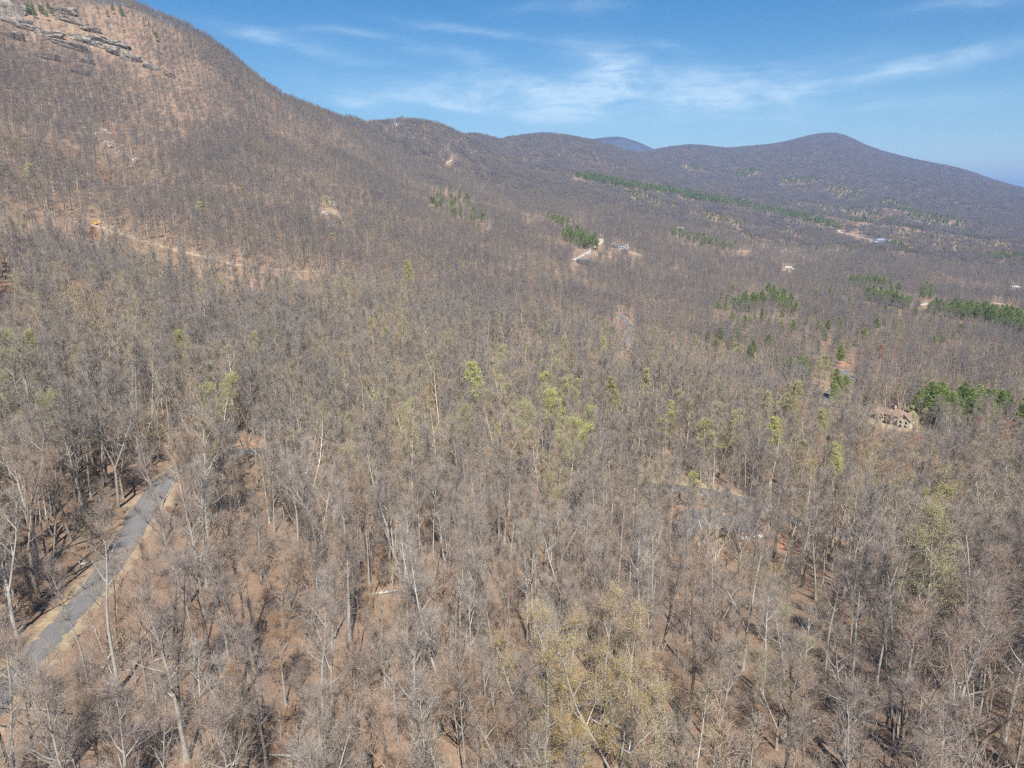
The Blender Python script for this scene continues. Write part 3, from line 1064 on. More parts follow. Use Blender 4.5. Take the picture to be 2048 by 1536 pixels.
def thin_zone(x, y, z):
    u, v = project(x, y, z)
    t = np.zeros(len(x))
    for (a, b, c, d) in LEDGE_ZONE:
        t = np.maximum(t, np.exp(-(((u - a) / c) ** 2 + ((v - b) / d) ** 2)))
    t *= np.hypot(x, y) > 500
    for (a, b, c, d) in BRUSH_ZONE:
        t = np.maximum(t, .4 * np.exp(-(((u - a) / c) ** 2 + ((v - b) / d) ** 2)))
    return t


def clumpy(x, y, s, lo):
    q = np.array([fract(Vector((a / s, b / s, 5.5)), 3) for a, b in zip(x, y)])
    return lo + (1 - lo) * smooth(q, -.45, .25)


# ---- kinds of near trees
KINDS = [  # adjective, growth settings
    ('straight', dict(H=25, r0=.25, bole=.48, spread=3.3, nl=13)),
    ('spreading', dict(H=22, r0=.30, bole=.38, spread=4.9, nl=13, up=.28)),
    ('forked', dict(H=24, r0=.30, bole=.5, spread=4.4, nl=14, stems=2)),
    ('slender', dict(H=23, r0=.16, bole=.48, spread=2.5, nl=13, up=.55)),
    ('leaning', dict(H=21, r0=.22, bole=.45, spread=3.7, nl=12, lean=.2)),
    ('many stemmed', dict(H=20, r0=.24, bole=.35, spread=4.4, nl=14, stems=3)),
    ('round crowned', dict(H=20, r0=.24, bole=.42, spread=4.3, nl=14, up=.22)),
    ('upright', dict(H=26, r0=.27, bole=.48, spread=3.1, nl=15, up=.6)),
    ('broken topped', dict(H=17, r0=.22, bole=.45, spread=3.2, nl=9, dead=True)),
]
SKEL = [grow(np.random.default_rng(100 + i), **k) for i, (a, k) in enumerate(KINDS)]
HI = [meshes_hi(sk, KINDS[i][0] + ' tree', np.random.default_rng(200 + i)) for i, sk in enumerate(SKEL)]
SK2 = [grow(np.random.default_rng(300 + i), **KINDS[i % 8][1]) for i in range(10)]
MID = [mesh_mid(sk, 'mid tree', np.random.default_rng(400 + i), [M_BARKS, M_TWIGS]) for i, sk in enumerate(SK2)]
FALLEN = []
for i in range(4):
    rs_ = np.random.default_rng(560 + i)
    V_, F_ = [], []
    L_ = 2.5 + 2.0 * i
    P_ = np.array([[-L_ / 2, 0, .12], [0, rs_.normal() * .25, .15], [L_ / 2, rs_.normal() * .4, .2]])
    tube(P_, [.07 + .035 * i, .06 + .025 * i, .02], 5, V_, F_)
    for q_ in range(5):
        t_ = rs_.uniform(-.2, .48)
        s_ = np.array([t_ * L_, 0, .15])
        d_ = unit(rs_.normal(size=3) * [1, 1, .5] + [.4, 0, .4]) * rs_.uniform(.5, 1.5)
        tube(np.array([s_, s_ + d_]), [.035, .008], 3, V_, F_)
    FALLEN.append(mesh_np('fallen branch', np.vstack(V_), np.vstack(F_), [M_BARKS]))
SAP = [mesh_mid(grow(np.random.default_rng(500 + i), H=7.5, r0=.06, bole=.18, spread=1.9, nl=7, nb=3, stems=(1, 1, 2, 3)[i % 4], lean=.12),
                'sapling', np.random.default_rng(520 + i), [M_BARKS, M_TWIGS], wt=.5, keep=.6) for i in range(6)]
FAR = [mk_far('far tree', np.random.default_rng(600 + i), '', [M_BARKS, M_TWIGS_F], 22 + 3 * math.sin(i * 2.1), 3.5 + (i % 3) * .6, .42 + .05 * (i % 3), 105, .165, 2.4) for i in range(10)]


def clump_mesh(seed, n, size, ntw, w, L):
    rs = np.random.default_rng(seed)
    Vs, Fq, Ft = [], [], []
    o = 0
    k = int(math.ceil(math.sqrt(n)))
    for a in range(k):
        for b in range(k):
            x = ((a + rs.uniform(.05, .95)) / k - .5) * size
            y = ((b + rs.uniform(.05, .95)) / k - .5) * size
            H = rs.uniform(17, 25)
            v, fq, ft, _ = mesh_far(rs, '', None, H, rs.uniform(3.2, 4.6), .35, ntw, w, L)
            Vs.append(v + np.array([x, y, 0])); Fq.append(fq + o); Ft.append(ft + o)
            o += len(v)
    Fq, Ft = np.vstack(Fq), np.vstack(Ft)
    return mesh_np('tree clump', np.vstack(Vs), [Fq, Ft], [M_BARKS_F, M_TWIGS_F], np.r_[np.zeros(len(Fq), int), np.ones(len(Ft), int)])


CLUMP = [clump_mesh(700 + i, 9, 25, 72, .46, 3.2) for i in range(8)]


def slope(x, y):
    e = 9.0
    return (gz(x + e, y) - gz(x - e, y)) / (2 * e), (gz(x, y + e) - gz(x, y - e)) / (2 * e)


PLACED = {}

# ------------------------------------------------------------------ trees in young leaf, evergreens
def leaf_tris(sk, rs, n, size, key='twig'):
    p, d, l = sk[key]
    i = rs.integers(0, len(p), n)
    c = p[i] + d[i] * (l[i] * rs.uniform(.3, 1.1, n))[:, None] + rs.normal(size=(n, 3)) * .12
    a = unit(rs.normal(size=(n, 3))) * (size * rs.uniform(.5, 1.2, n))[:, None]
    b = unit(np.cross(a, rs.normal(size=(n, 3)))) * (size * rs.uniform(.4, .9, n))[:, None]
    V = np.stack([c - a * .5, c + a * .5, c + b], 1).reshape(-1, 3)
    return V, np.arange(3 * n).reshape(-1, 3)


BUDK = [dict(H=18, r0=.20, bole=.33, spread=4.3, nl=14, up=.3), dict(H=21, r0=.22, bole=.42, spread=3.8, nl=14, up=.45),
        dict(H=16, r0=.17, bole=.28, spread=4.4, nl=14, stems=2), dict(H=20, r0=.2, bole=.3, spread=4.8, nl=15, stems=3)]
BUD = []
for i, k in enumerate(BUDK):
    sk = grow(np.random.default_rng(800 + i), **k)
    rs = np.random.default_rng(820 + i)
    t, c = meshes_hi(sk, 'budding tree', rs)
    t.materials.append(M_BARK['grey']); c.materials.append(M_TWIG['grey'])
    fol = []
    for n, size in ((14000, .085), (6500, .24)):
        V, F = leaf_tris(sk, rs, n, size)
        fol.append(mesh_np('young leaves', V, F, [M_BUD]))
    BUD.append((t, c, fol, k['H']))


def pine_meshes(seed, H, R0, base, dens, shape):
    rs = np.random.default_rng(seed)
    V, F = [], []
    P = np.array([[0, 0, -.8], [rs.normal() * .1, rs.normal() * .1, H * .5], [rs.normal() * .2, rs.normal() * .2, H * .97]])
    tube(P, [.2, .14, .03], 5, V, F)
    trunk = mesh_np('pine trunk', np.vstack(V), np.vstack(F), [M_BARK['brown']])
    c, d, l, w = [], [], [], []
    nw = int(H * 1.05)
    for k in range(nw):
        t = base + (1 - base) * (k + .5) / nw
        u = (t - base) / (1 - base)
        Rr = R0 * rs.uniform(.85, 1.12) * ((1 - u) ** .85 + .06 if shape == 'cone' else math.sin(math.pi * min(1, .22 + u * .74)) if shape == 'round' else .9 * (1 - u ** 3) + .1)
        nb = 6
        g = rs.uniform(0, 6.28)
        for q in range(nb):
            a = g + q * 6.28 / nb + rs.uniform(-.4, .4)
            L = Rr * rs.uniform(.55, 1.2)
            if rs.random() < .12:
                continue
            out = np.array([math.cos(a), math.sin(a), 0])
            m = max(3, int(dens * (1 + L * 1.2)))
            f = rs.uniform(.15, 1, m) ** .7
            pos = np.array([0, 0, t * H]) + out * (f * L)[:, None] + np.array([0, 0, 1]) * (f * L * .16)[:, None] + rs.normal(size=(m, 3)) * .16
            dd = unit(out * .8 + rs.normal(size=(m, 3)) * .6 + np.array([0, 0, .45]))
            c.append(pos); d.append(dd); l.append(rs.uniform(.55, 1.15, m)); w.append(rs.uniform(.22, .42, m))
    c, d, l, w = np.vstack(c), np.vstack(d), np.concatenate(l), np.concatenate(w)
    v, f = slivers(c - d * .2, d, l, w, rs)
    return trunk, mesh_np('pine crown', v, f, [M_NEED])


PINE = [pine_meshes(900, 15, 3.3, .2, 5, 'cone'), pine_meshes(901, 16, 3.9, .35, 5, 'round'), pine_meshes(902, 12, 3.1, .1, 5, 'cone'),
        pine_meshes(903, 17, 3.6, .42, 5, 'round'), pine_meshes(904, 14, 3.8, .2, 5, 'round')]
CEDAR = pine_meshes(905, 9, 1.0, .04, 5, 'column')

# groves: pixel of the middle, half width, half height, slope, number, what singles the place out
GROVES = [
    (1915, 838, 95, 19, .05, 75, 'pine right of the tan house'),
    (2040, 872, 14, 24, 0, 9, 'dark pine at the right edge below the house grove'),
    (1668, 803, 22, 15, 0, 8, 'bushy pine below the grey road bend'),
    (1682, 738, 18, 16, .5, 9, 'bright pine above the grey road bend'),
    (1592, 757, 27, 10, 0, 12, 'green pine left of the grey road bend'),
    (1541, 740, 9, 7, 0, 3, 'dark pine of the small clump left of the loose pine row'),
    (1500, 722, 15, 6, 0, 4, 'grey green pine above left of the road bend pines'),
    (1500, 612, 38, 11, -.1, 28, 'green pine left of the grey metal roof'),
    (1555, 604, 18, 12, 0, 14, 'tall pine beside the grey metal roof'),
    (1578, 622, 16, 8, .2, 9, 'green pine in front of the grey metal roof'),
    (1160, 482, 38, 13, .35, 80, 'yellow green pine above the gravel driveway'),
    (1118, 446, 28, 6, .3, 16, 'dark pine at the tip of the driveway grove'),
    (1410, 484, 68, 8, .22, 70, 'dark pine of the belt below the pale roof'),
    (1740, 571, 43, 7, .08, 40, 'pine of the upper band at far right'),
    (1772, 604, 48, 6, .25, 44, 'pine of the middle band at far right'),
    (1850, 592, 12, 8, 0, 10, 'dark pine beside the small pale gravel patch'),
    (1950, 632, 98, 10, .12, 130, 'pine of the broad stand at far right'),
    (2010, 652, 40, 8, .35, 40, 'pine below the broad stand at far right'),
    (2010, 515, 42, 7, .05, 50, 'hazy dark pine of the stand at the right edge'),
    (1800, 497, 25, 7, .3, 36, 'hazy green pine below the far white house'),
    (1232, 366, 84, 6, .2, 230, 'pine of the pale green far belt'), (1380, 391, 88, 7, .2, 230, 'pine of the pale green far belt'),
    (1500, 413, 78, 7, .22, 150, 'pine of the pale green far belt'), (1620, 441, 68, 6, .25, 80, 'pine of the pale green far belt'),
    (1300, 400, 58, 8, .2, 50, 'far pine'), (1450, 440, 58, 8, .2, 40, 'far pine'), (1490, 346, 22, 7, -.2, 60, 'far pine'), (1600, 361, 44, 6, -.05, 80, 'far pine'),
    (1690, 386, 38, 12, .2, 70, 'far pine'), (1790, 411, 38, 10, .3, 55, 'far pine'), (1870, 441, 58, 11, .2, 60, 'far pine'), (1390, 336, 28, 5, .2, 30, 'far pine'),
    (1700, 430, 120, 14, .2, 90, 'far pine'), (1560, 480, 160, 20, .15, 60, 'far pine'), (1900, 480, 120, 18, .1, 60, 'far pine'),
    (900, 408, 46, 28, .25, 34, 'dark pine scattered on the orange slope of the left mountain'),
    (955, 440, 14, 22, 0, 8, 'dark pine scattered on the orange slope of the left mountain'),
    (1222, 664, 10, 4, 0, 5, 'low pine left of the short asphalt bend'),
    (1700, 640, 300, 60, .05, 46, 'lone dark pine among the bare trees of the right slope'),
    (1500, 690, 200, 40, 0, 14, 'lone dark pine among the bare trees of the right slope'),
    (1130, 660, 90, 30, 0, 7, 'small pine among the bare trees of the middle slope'),
    (95, 32, 40, 8, .1, 7, 'dark evergreen on the rocky brow of the left mountain'),
    (270, 52, 70, 18, .4, 5, 'dark evergreen on the rocky brow of the left mountain'),
    (1070, 266, 26, 2, 0, 12, 'far pine'), (965, 271, 20, 2, 0, 8, 'far pine'), (1010, 700, 60, 30, 0, 5, 'small pine among the bare trees of the middle slope')]
CEDARS = [(1722, 812), (1733, 809), (1742, 808)]

rng = np.random.default_rng(45)
SPX = []       # evergreens: x, y, z, r, grove
for gi_, (u, v, hw, hh, sl, n, lab) in enumerate(GROVES):
    got = []
    n = int(n * 1.7)
    for _ in range(n * 3):
        if len(got) >= n:
            break
        a, q = rng.uniform(0, 6.28), math.sqrt(rng.random())
        du, dv = math.cos(a) * q * hw, math.sin(a) * q * hh
        p = px_ground(u + du, v + dv + du * sl + 3, 0, 150, 8000)
        sp = 2.7
        if all((p[0] - g[0]) ** 2 + (p[1] - g[1]) ** 2 > sp * sp for g in got):
            got.append(p)
    P = np.array(got)
    k = (road_dist(P[:, 0], P[:, 1]) > 1.5)
    for (pp, rad) in clear_pts:
        k &= np.hypot(P[:, 0] - pp[0], P[:, 1] - pp[1]) > rad * .8
    for p in P[k]:
        SPX.append((*p, math.hypot(p[0], p[1]), gi_))
SPX = np.array(SPX)
SPX = SPX[np.argsort(SPX[:, 3])]

# young-leaf trees: pixel of the crown, kind of leaf, size, label (None: one of the many)
BUDS = [
    (28, 745, 'g', 1.15, 'large yellow green tree at the left edge, upper one of two'), (45, 850, 'g', 1.1, 'large yellow green tree at the left edge, lower one of two'),
    (430, 795, 'g', .85, 'yellow green tree behind the road clearing, left of two white trunks'), (640, 845, 'o', .8, 'olive budding tree above the hidden end of the asphalt road'),
    (815, 555, 'g', 1.3, 'broad yellow green tree high on the middle slope'), (945, 785, 'g', 1.0, 'bright yellow green tree left of the middle pair'),
    (1092, 788, 'g', 1.0, 'bright yellow green tree, upper one of the middle pair'), (1102, 828, 'g', 1.0, 'bright yellow green tree, lower one of the middle pair'),
    (1045, 862, 'g', 1.05, 'yellow green tree just below and left of the middle pair'), (820, 800, 'o', 1.05, 'tall olive budding tree left of the bright middle trees'),
    (938, 856, 'g', .6, 'low bright green tree under the bright middle tree'), (700, 862, 'g', .55, 'small lime tree above the road end'),
    (1450, 855, 'o', 1.0, 'pale yellow tree above the unfinished house, left of the lime tree'), (1408, 882, 'o', 1.0, 'olive tree directly above the unfinished house'),
    (1546, 882, 'g', .95, 'bright lime tree right of the pale yellow tree'), (1320, 965, 'o', .8, 'olive tree left of the dark road strip'),
    (1385, 972, 'g', .55, 'small yellow green tree beside the dark road strip'), (1880, 1015, 'o', 1.0, 'yellow olive tree up the slope at the right side'),
    (1845, 1165, 'o', 1.1, 'olive gold tree at lower right above the frame corner'), (1120, 945, 'o', 1.1, 'tall olive tree in the middle of the woods'),
    (1060, 1115, 'o', .7, 'low olive tree under tall bare trees near the centre'), (1185, 1335, 'y', 1.0, 'golden green budding tree at bottom centre, topmost of its cluster'),
    (1095, 1390, 'y', .9, 'golden budding tree at bottom centre, left of the white stems'), (1020, 1440, 'a', .8, 'amber budding tree at the bottom, left end of its cluster'),
    (1235, 1385, 'y', 1.0, 'golden budding tree at bottom centre with white stems'), (1150, 1455, 'y', .9, 'golden budding tree at the bottom edge, lowest of the golden cluster'), (1340, 1350, 'a', .6, 'thin tawny tree right of the golden cluster'),
    (915, 1370, 'a', .65, 'small amber budding tree left of the golden cluster'),
    (400, 420, 'g', .9, 'single lime tree on the left mountain above the dirt track'), (665, 476, 'g', .8, 'single lime tree below the mountain boulders'),
    (1128, 702, 'g', .8, 'light green tree below the short asphalt bend, left one'), (1205, 705, 'g', .9, 'light green tree right below the short asphalt bend'),
    (1325, 720, 'g', .8, 'light green tree down the slope right of the asphalt bend'), (1590, 815, 'o', 1.2, 'olive crown on the spur left of the tan house'),
    (1640, 860, 'o', .9, 'olive tree below the tan house on the spur'), (680, 882, 'r', .5, 'small orange budding tree above the road end'),
    (1955, 858, 'r', .8, 'bright red orange tree under the pines at the right edge'), (1800, 905, 'r', .8, 'rusty red crown right of the lime tree'),
    (210, 352, 'r', 1.0, 'reddish tree on the left mountain below the rock slide'), (1603, 762, 'r', .6, 'small orange tree in the loose pine row'),
    (1375, 695, 'r', .6, 'small red tree on the spur below the asphalt bend'), (1450, 738, 'r', .6, 'small red tree left of the dark pine clump'),
    (1100, 1000, 'o', .8, 'olive tree with thin crown left of the unfinished house'), (60, 345, 'g', .9, 'pale green tree on the left mountain under the ledges'),
    (360, 700, 'g', .7, 'light green tree on the slope above the road clearing'), (505, 690, 'g', .6, 'small olive green tree right of the pale trunks'),
    (760, 1235, 'a', .55, 'amber leaved low tree beside the fallen log'), (560, 1290, 'a', .6, 'thin tawny tree in the left foreground'),
    (470, 1420, 'a', .6, 'thin tawny tree at the bottom left'), (1570, 1340, 'o', .7, 'olive budding tree at lower right foreground'),
    (860, 640, 'g', .6, 'small green tree among rust coloured litter on the middle slope'), (1000, 720, 'g', .7, 'green tinged tree behind the bright middle trees')]
rng = np.random.default_rng(47)
BUD_POS = []
for (u, v, kk, sc, lab) in BUDS:
    sc *= 1.22
    k = int(rng.integers(0, 4))
    p = px_ground(u, v, BUD[k][3] * sc * .66, 40, 6000)
    BUD_POS.append((p, kk, sc, lab, k))
for _ in range(46):     # the loose band of budding crowns across the middle
    u, v = rng.uniform(640, 1700), rng.normal(835, 62)
    k = int(rng.integers(0, 4)); sc = rng.uniform(.75, 1.25)
    p = px_ground(u, v, BUD[k][3] * sc * .66, 60, 6000)
    if road_dist(p[:1], p[1:2])[0] > 3 and all(np.hypot(p[0] - q[0], p[1] - q[1]) > rd for q, rd in clear_pts):
        BUD_POS.append((p, str(rng.choice(['o', 'o', 'g'])), sc, '', k))
xr, yr = jgrid(190, 1700, .00010, R(38))
for a, b in zip(xr, yr):
    p = np.array([a, b, float(gz(a, b))])
    if seen(np.array([a]), np.array([b]), 18)[0]:
        BUD_POS.append((p, str(rng.choice(['g', 'o', 'o', 'o', 'g', 'r'])), rng.uniform(.6, 1.05), None, int(rng.integers(0, 4))))

from mathutils.kdtree import KDTree
KD = KDTree(len(SPX) + len(BUD_POS))
for i, q in enumerate(SPX):
    KD.insert((q[0], q[1], 0), i)
for i, q in enumerate(BUD_POS):
    KD.insert((q[0][0], q[0][1], 0), len(SPX) + i)
KD.balance()


def region(u, v, r):
    col = ('far left' if u < 340 else 'left of centre' if u < 760 else 'in the middle' if u < 1290 else 'right of centre' if u < 1700 else 'far right')
    row = ('low down' if r < 110 else 'at mid depth' if r < 320 else 'high on the slopes')
    return row + ' ' + col


MARKS = [(1792, 830, 'tan house'), (1420, 1050, 'unfinished house'), (1165, 522, 'dark roofed house'), (1240, 492, 'ridge shelf house'), (1577, 537, 'cream house'),
         (1757, 481, 'far blue grey roof'), (1573, 606, 'grey metal roof'), (1360, 458, 'small pale roof'), (2032, 575, 'white roof at the edge'), (190, 447, 'yellow digger'),
         (660, 415, 'mountain boulders'), (215, 285, 'rock slide'), (150, 80, 'rock ledges'), (1252, 662, 'asphalt bend'), (1690, 760, 'grey road bend'), (1845, 606, 'pale gravel patch'),
         (1195, 495, 'gravel driveway'), (260, 1060, 'curving road'), (450, 520, 'dirt track'), (1095, 805, 'bright middle tree pair'), (1200, 1380, 'golden cluster'), (1410, 484, 'dark pine belt')]


def near_mark(u, v):
    a, b, n = min(MARKS, key=lambda t: (t[0] - u) ** 2 + 2 * (t[1] - v) ** 2)
    du, dv = u - a, (v - b) * 1.4
    w = ('right of' if du > 0 else 'left of') if abs(du) > abs(dv) else ('below' if dv > 0 else 'above')
    d = math.hypot(du, dv)
    return ('just ' if d < 60 else '' if d < 190 else 'far ') + w + ' the ' + n


def settle_labels(items):
    """items: (object, label, u, r). Equal labels are told apart by their order; those nothing tells apart keep one label and one group"""
    def put(L, lab):
        if len(L) > 1 and len(lab.split()) > (14 if len(L) < 4 else 13) or len(L) > 30:
            for it in L:
                it[0]['label'] = lab
        elif len(L) == 1:
            L[0][0]['label'] = lab
        elif len(L) <= 5:
            L.sort(key=lambda t: t[2])
            w = {2: ['left one', 'right one'], 3: ['left one', 'middle one', 'right one'], 4: ['leftmost', 'second from left', 'second from right', 'rightmost'],
                 5: ['leftmost', 'second from left', 'central one', 'second from right', 'rightmost']}[len(L)]
            for it, q in zip(L, w):
                full = lab + ', ' + q
                it[0]['label'] = full if len(full.split()) <= 16 else lab + ', ' + q.split()[0]
        else:
            L.sort(key=lambda t: t[3])
            n = 2 if len(L) <= 10 else 3
            for k, q in enumerate(['nearer', 'farther'] if n == 2 else ['nearest', 'mid', 'farthest']):
                put(L[len(L) * k // n:len(L) * (k + 1) // n], lab + ', ' + q + ' rank')
    by = {}
    for it in items:
        by.setdefault(it[1], []).append(it)
    for lab, L in by.items():
        put(L, lab)


GN = {}
for q_ in SPX[:300]:
    GN['%d' % int(q_[4])] = GN.get('%d' % int(q_[4]), 0) + 1


def place_special():
    global rng
    rng = np.random.default_rng(43)
    # evergreens: the 300 that show largest are objects, the rest one mass
    for j, (u, v) in enumerate(CEDARS):
        p = px_ground(u, v)
        e = empty('cedar_tree', p - [0, 0, .2], rng.uniform(0, 6), 1.0)
        link('trunk', CEDAR[0], e); link('crown', CEDAR[1], e)
        tag(e, 'narrow green cedar left of the tan house, ' + ['left', 'middle', 'right'][j] + ' one of three', 'tree', 'narrow cedars by the tan house')
    items = []
    for q in SPX[:300]:
        sc = rng.uniform(.8, 1.25)
        g = GROVES[int(q[4])]
        if 'low pine' in g[6] or 'small pine' in g[6]:
            sc *= .55
        e = empty('pine_tree', (q[0], q[1], q[2] - .2), rng.uniform(0, 6), sc)
        k = int(rng.integers(0, 5))
        link('trunk', PINE[k][0], e); link('crown', PINE[k][1], e)
        tag(e, None, 'tree', 'pines: ' + g[6])
        u, v = project(*q[:3])
        lab = g[6]
        if lab.startswith(('lone', 'small', 'dark pine scattered', 'dark evergreen on')):
            lab = ('tall ' if sc * [17, 19, 14, 20, 16][k] > 14.5 else 'low ') + lab.split()[0] + (' pine ' if 'pine' in lab else ' evergreen ') + near_mark(float(u), float(v) - 12)
            pass
        elif '%d' % int(q[4]) in GN and GN['%d' % int(q[4])] > 4:
            s = (float(u) - g[0]) / g[2]
            t = (float(v) - 3 - (float(u) - g[0]) * g[4] - g[1]) / g[3]
            lab += ', ' + ('left end' if s < -.6 else 'left of middle' if s < -.2 else 'middle' if s < .2 else 'right of middle' if s < .6 else 'right end') + (', far row' if t < -.3 else ', front row' if t > .3 else '')
        items.append((e, lab, float(u), q[3]))
    settle_labels(items)
    rest = SPX[300:]
    n = len(rest)
    scatter('pine_woods', [join_two(PINE[k], 'pine') for k in range(5)],
            xforms(rest[:, 0], rest[:, 1], rest[:, 2] - .2, rng.uniform(0, 6.28, n), rng.uniform(.9, 1.3, n) * np.where(rest[:, 3] > 3000, 1.3, 1)), rng.integers(0, 5, n),
            'belts and patches of green pines on the far slopes')
    items = []
    mats = {'g': M_BUD, 'y': M_BUDY, 'o': M_BUDO, 'r': M_RED, 'a': M_BUDA}
    words = {'g': 'yellow green', 'o': 'dull olive', 'r': 'reddish', 'y': 'golden', 'a': 'amber'}
    for (p, kk, sc, lab, k) in BUD_POS:
        r = math.hypot(p[0], p[1])
        t, c, fol, H = BUD[k]
        e = empty('budding_tree', p - [0, 0, .2], rng.uniform(0, 6), sc)
        tone = 'pale' if kk == 'y' else 'grey'
        o = link('trunk', t, e); slot(o, M_BARK[tone])
        o = link('crown', c, e); slot(o, M_TWIG[tone])
        o = link('foliage', fol[0 if r < 190 else 1], e); slot(o, mats[kk])
        u, v = project(*p)
        tag(e, None, 'tree', 'trees in young leaf')
        items.append((e, lab or '%s%s budding tree %s' % ('large ' if sc > .9 else 'small ' if sc < .72 else '', words[kk], near_mark(float(u), float(v) - 8)), float(u), r))
    settle_labels(items)


def join_two(pair, name):
    """one light mesh of trunk and crown for the masses"""
    a, b = pair
    na = len(a.vertices)
    Va = np.empty(na * 3, np.float32); a.vertices.foreach_get('co', Va)
    Vb = np.empty(len(b.vertices) * 3, np.float32); b.vertices.foreach_get('co', Vb)
    Fa = np.array([list(f.vertices) for f in a.polygons]); Fb = np.array([list(f.vertices) for f in b.polygons])
    return mesh_np(name, np.r_[Va.reshape(-1, 3), Vb.reshape(-1, 3)], [Fa, Fb + na], [M_BARK['brown'], M_NEED], np.r_[np.zeros(len(Fa), int), np.ones(len(Fb), int)])


def slot(o, m):
    o.material_slots[0].link = 'OBJECT'
    o.material_slots[0].material = m


M_BUDA = leaf_mat('amber dry leaves', (.36, .19, .06), (.48, .29, .13))
place_special()

for q in SPX:
    GAPS.append((q[0], q[1], q[2] + 8.0, 3.0 if q[3] < 1500 else 6.0, .72))
for (p, kk, sc, lab, k) in BUD_POS:
    if lab is not None:
        GAPS.append((p[0], p[1], p[2] + BUD[k][3] * sc * .8, 1.4, .42))
GA = np.array(GAPS)
GU, GV = project(GA[:, 0], GA[:, 1], GA[:, 2])
GR = np.hypot(GA[:, 0], GA[:, 1])
GW = GA[:, 3] / GR * FPX





def place_forest():
    global rng
    rng = np.random.default_rng(41)
    out = []
    half = R(43)
    # near woods, single trees
    x, y = jgrid(28, 540, .066, R(47))
    keep = rng.random(len(x)) < clumpy(x, y, 34, .35)
    x, y = x[keep], y[keep]
    z = gz(x, y)
    k = seen(x, y, 20) & allowed(x, y, z, 24, 2.6)
    k &= rng.random(len(x)) > thin_zone(x, y, z)
    x, y, z = x[k], y[k], z[k]
    # the screen of trees this side of the unfinished house
    hp = pad_pts[0][0]
    b = -hp[:2] / np.hypot(hp[0], hp[1])
    c = np.array([-b[1], b[0]])
    scr = np.array([hp[:2] + b * rng.uniform(12, 24) + c * t for t in np.linspace(-17, 19, 15) + rng.uniform(-.8, .8, 15)])
    scr = scr[road_dist(scr[:, 0], scr[:, 1]) > 1.5]
    x, y = np.r_[x, scr[:, 0]], np.r_[y, scr[:, 1]]
    z = gz(x, y)
    r = np.hypot(x, y)
    u, v = project(x, y, z + 16)
    infr = (u > -60) & (u < 2108) & (v < 1570)
    order = np.argsort(np.where(infr, r, 1e9))
    near = order[:300]
    PLACED['near'] = np.c_[x[near], y[near], z[near]]
    m = np.ones(len(x), bool); m[near] = False
    x, y, z = x[m], y[m], z[m]
    n = len(x)
    sc = rng.uniform(.72, 1.08, n) * rng.choice([1, .78], n, p=[.75, .25])
    out.append((xforms(x, y, z - .3, rng.uniform(0, 6.28, n), sc, tilt=.03), rng.integers(0, 10, n)))
    # middle distance, lighter single trees
    x, y = jgrid(540, 2150, .040, half)
    keep = rng.random(len(x)) < clumpy(x, y, 95, .42)
    x, y = x[keep], y[keep]
    z = gz(x, y)
    k = seen(x, y, 22)
    x, y, z = x[k], y[k], z[k]
    k = allowed(x, y, z, 22, 2.2) & (rng.random(len(x)) > thin_zone(x, y, z) * .8)
    x, y, z = x[k], y[k], z[k]
    n = len(x)
    out.append((xforms(x, y, z - .3, rng.uniform(0, 6.28, n), rng.uniform(.68, 1.08, n), tilt=.03), 10 + rng.integers(0, 10, n)))
    # far slopes, patches of woods sheared onto the ground
    x, y = jgrid(2150, 9200, .0021, R(40))
    z = gz(x, y)
    k = seen(x, y, 30)
    x, y, z = x[k], y[k], z[k]
    k = allowed(x, y, z, 22, 8, 2.0, 11.0) & (rng.random(len(x)) < clumpy(x, y, 140, .88))
    x, y, z = x[k], y[k], z[k]
    n = len(x)
    sx, sy = slope(x, y)
    out.append((xforms(x, y, z - .5, rng.uniform(0, 6.28, n), rng.uniform(.8, 1.15, n), sx, sy), 20 + rng.integers(0, 8, n)))
    M = np.concatenate([a for a, b in out]); pid = np.concatenate([b for a, b in out])
    scatter('forest', MID + FAR + CLUMP, M, pid, 'leafless grey brown woods covering the slopes behind the nearest trees')
    # saplings and brush
    x, y = jgrid(26, 420, .10, R(47))
    keep = rng.random(len(x)) < clumpy(x + 500, y, 16, .25)
    x, y = x[keep], y[keep]
    z = gz(x, y)
    k = allowed(x, y, z, 7, 1.0, 1.2, 1.5)
    x, y, z = x[k], y[k], z[k]
    n = len(x)
    pid = np.where(rng.random(n) < .12, 6 + rng.integers(0, 4, n), rng.integers(0, 6, n))
    scatter('undergrowth', SAP + FALLEN, xforms(x, y, z - .1, rng.uniform(0, 6.28, n), rng.uniform(.35, 1.15, n), tilt=.10), pid,
            'thin leafless saplings and brush under the trees')


place_forest()


def slot(o, m):
    o.material_slots[0].link = 'OBJECT'
    o.material_slots[0].material = m


for t_, c_ in HI:
    t_.materials.append(M_BARK['grey']); c_.materials.append(M_TWIG['grey'])


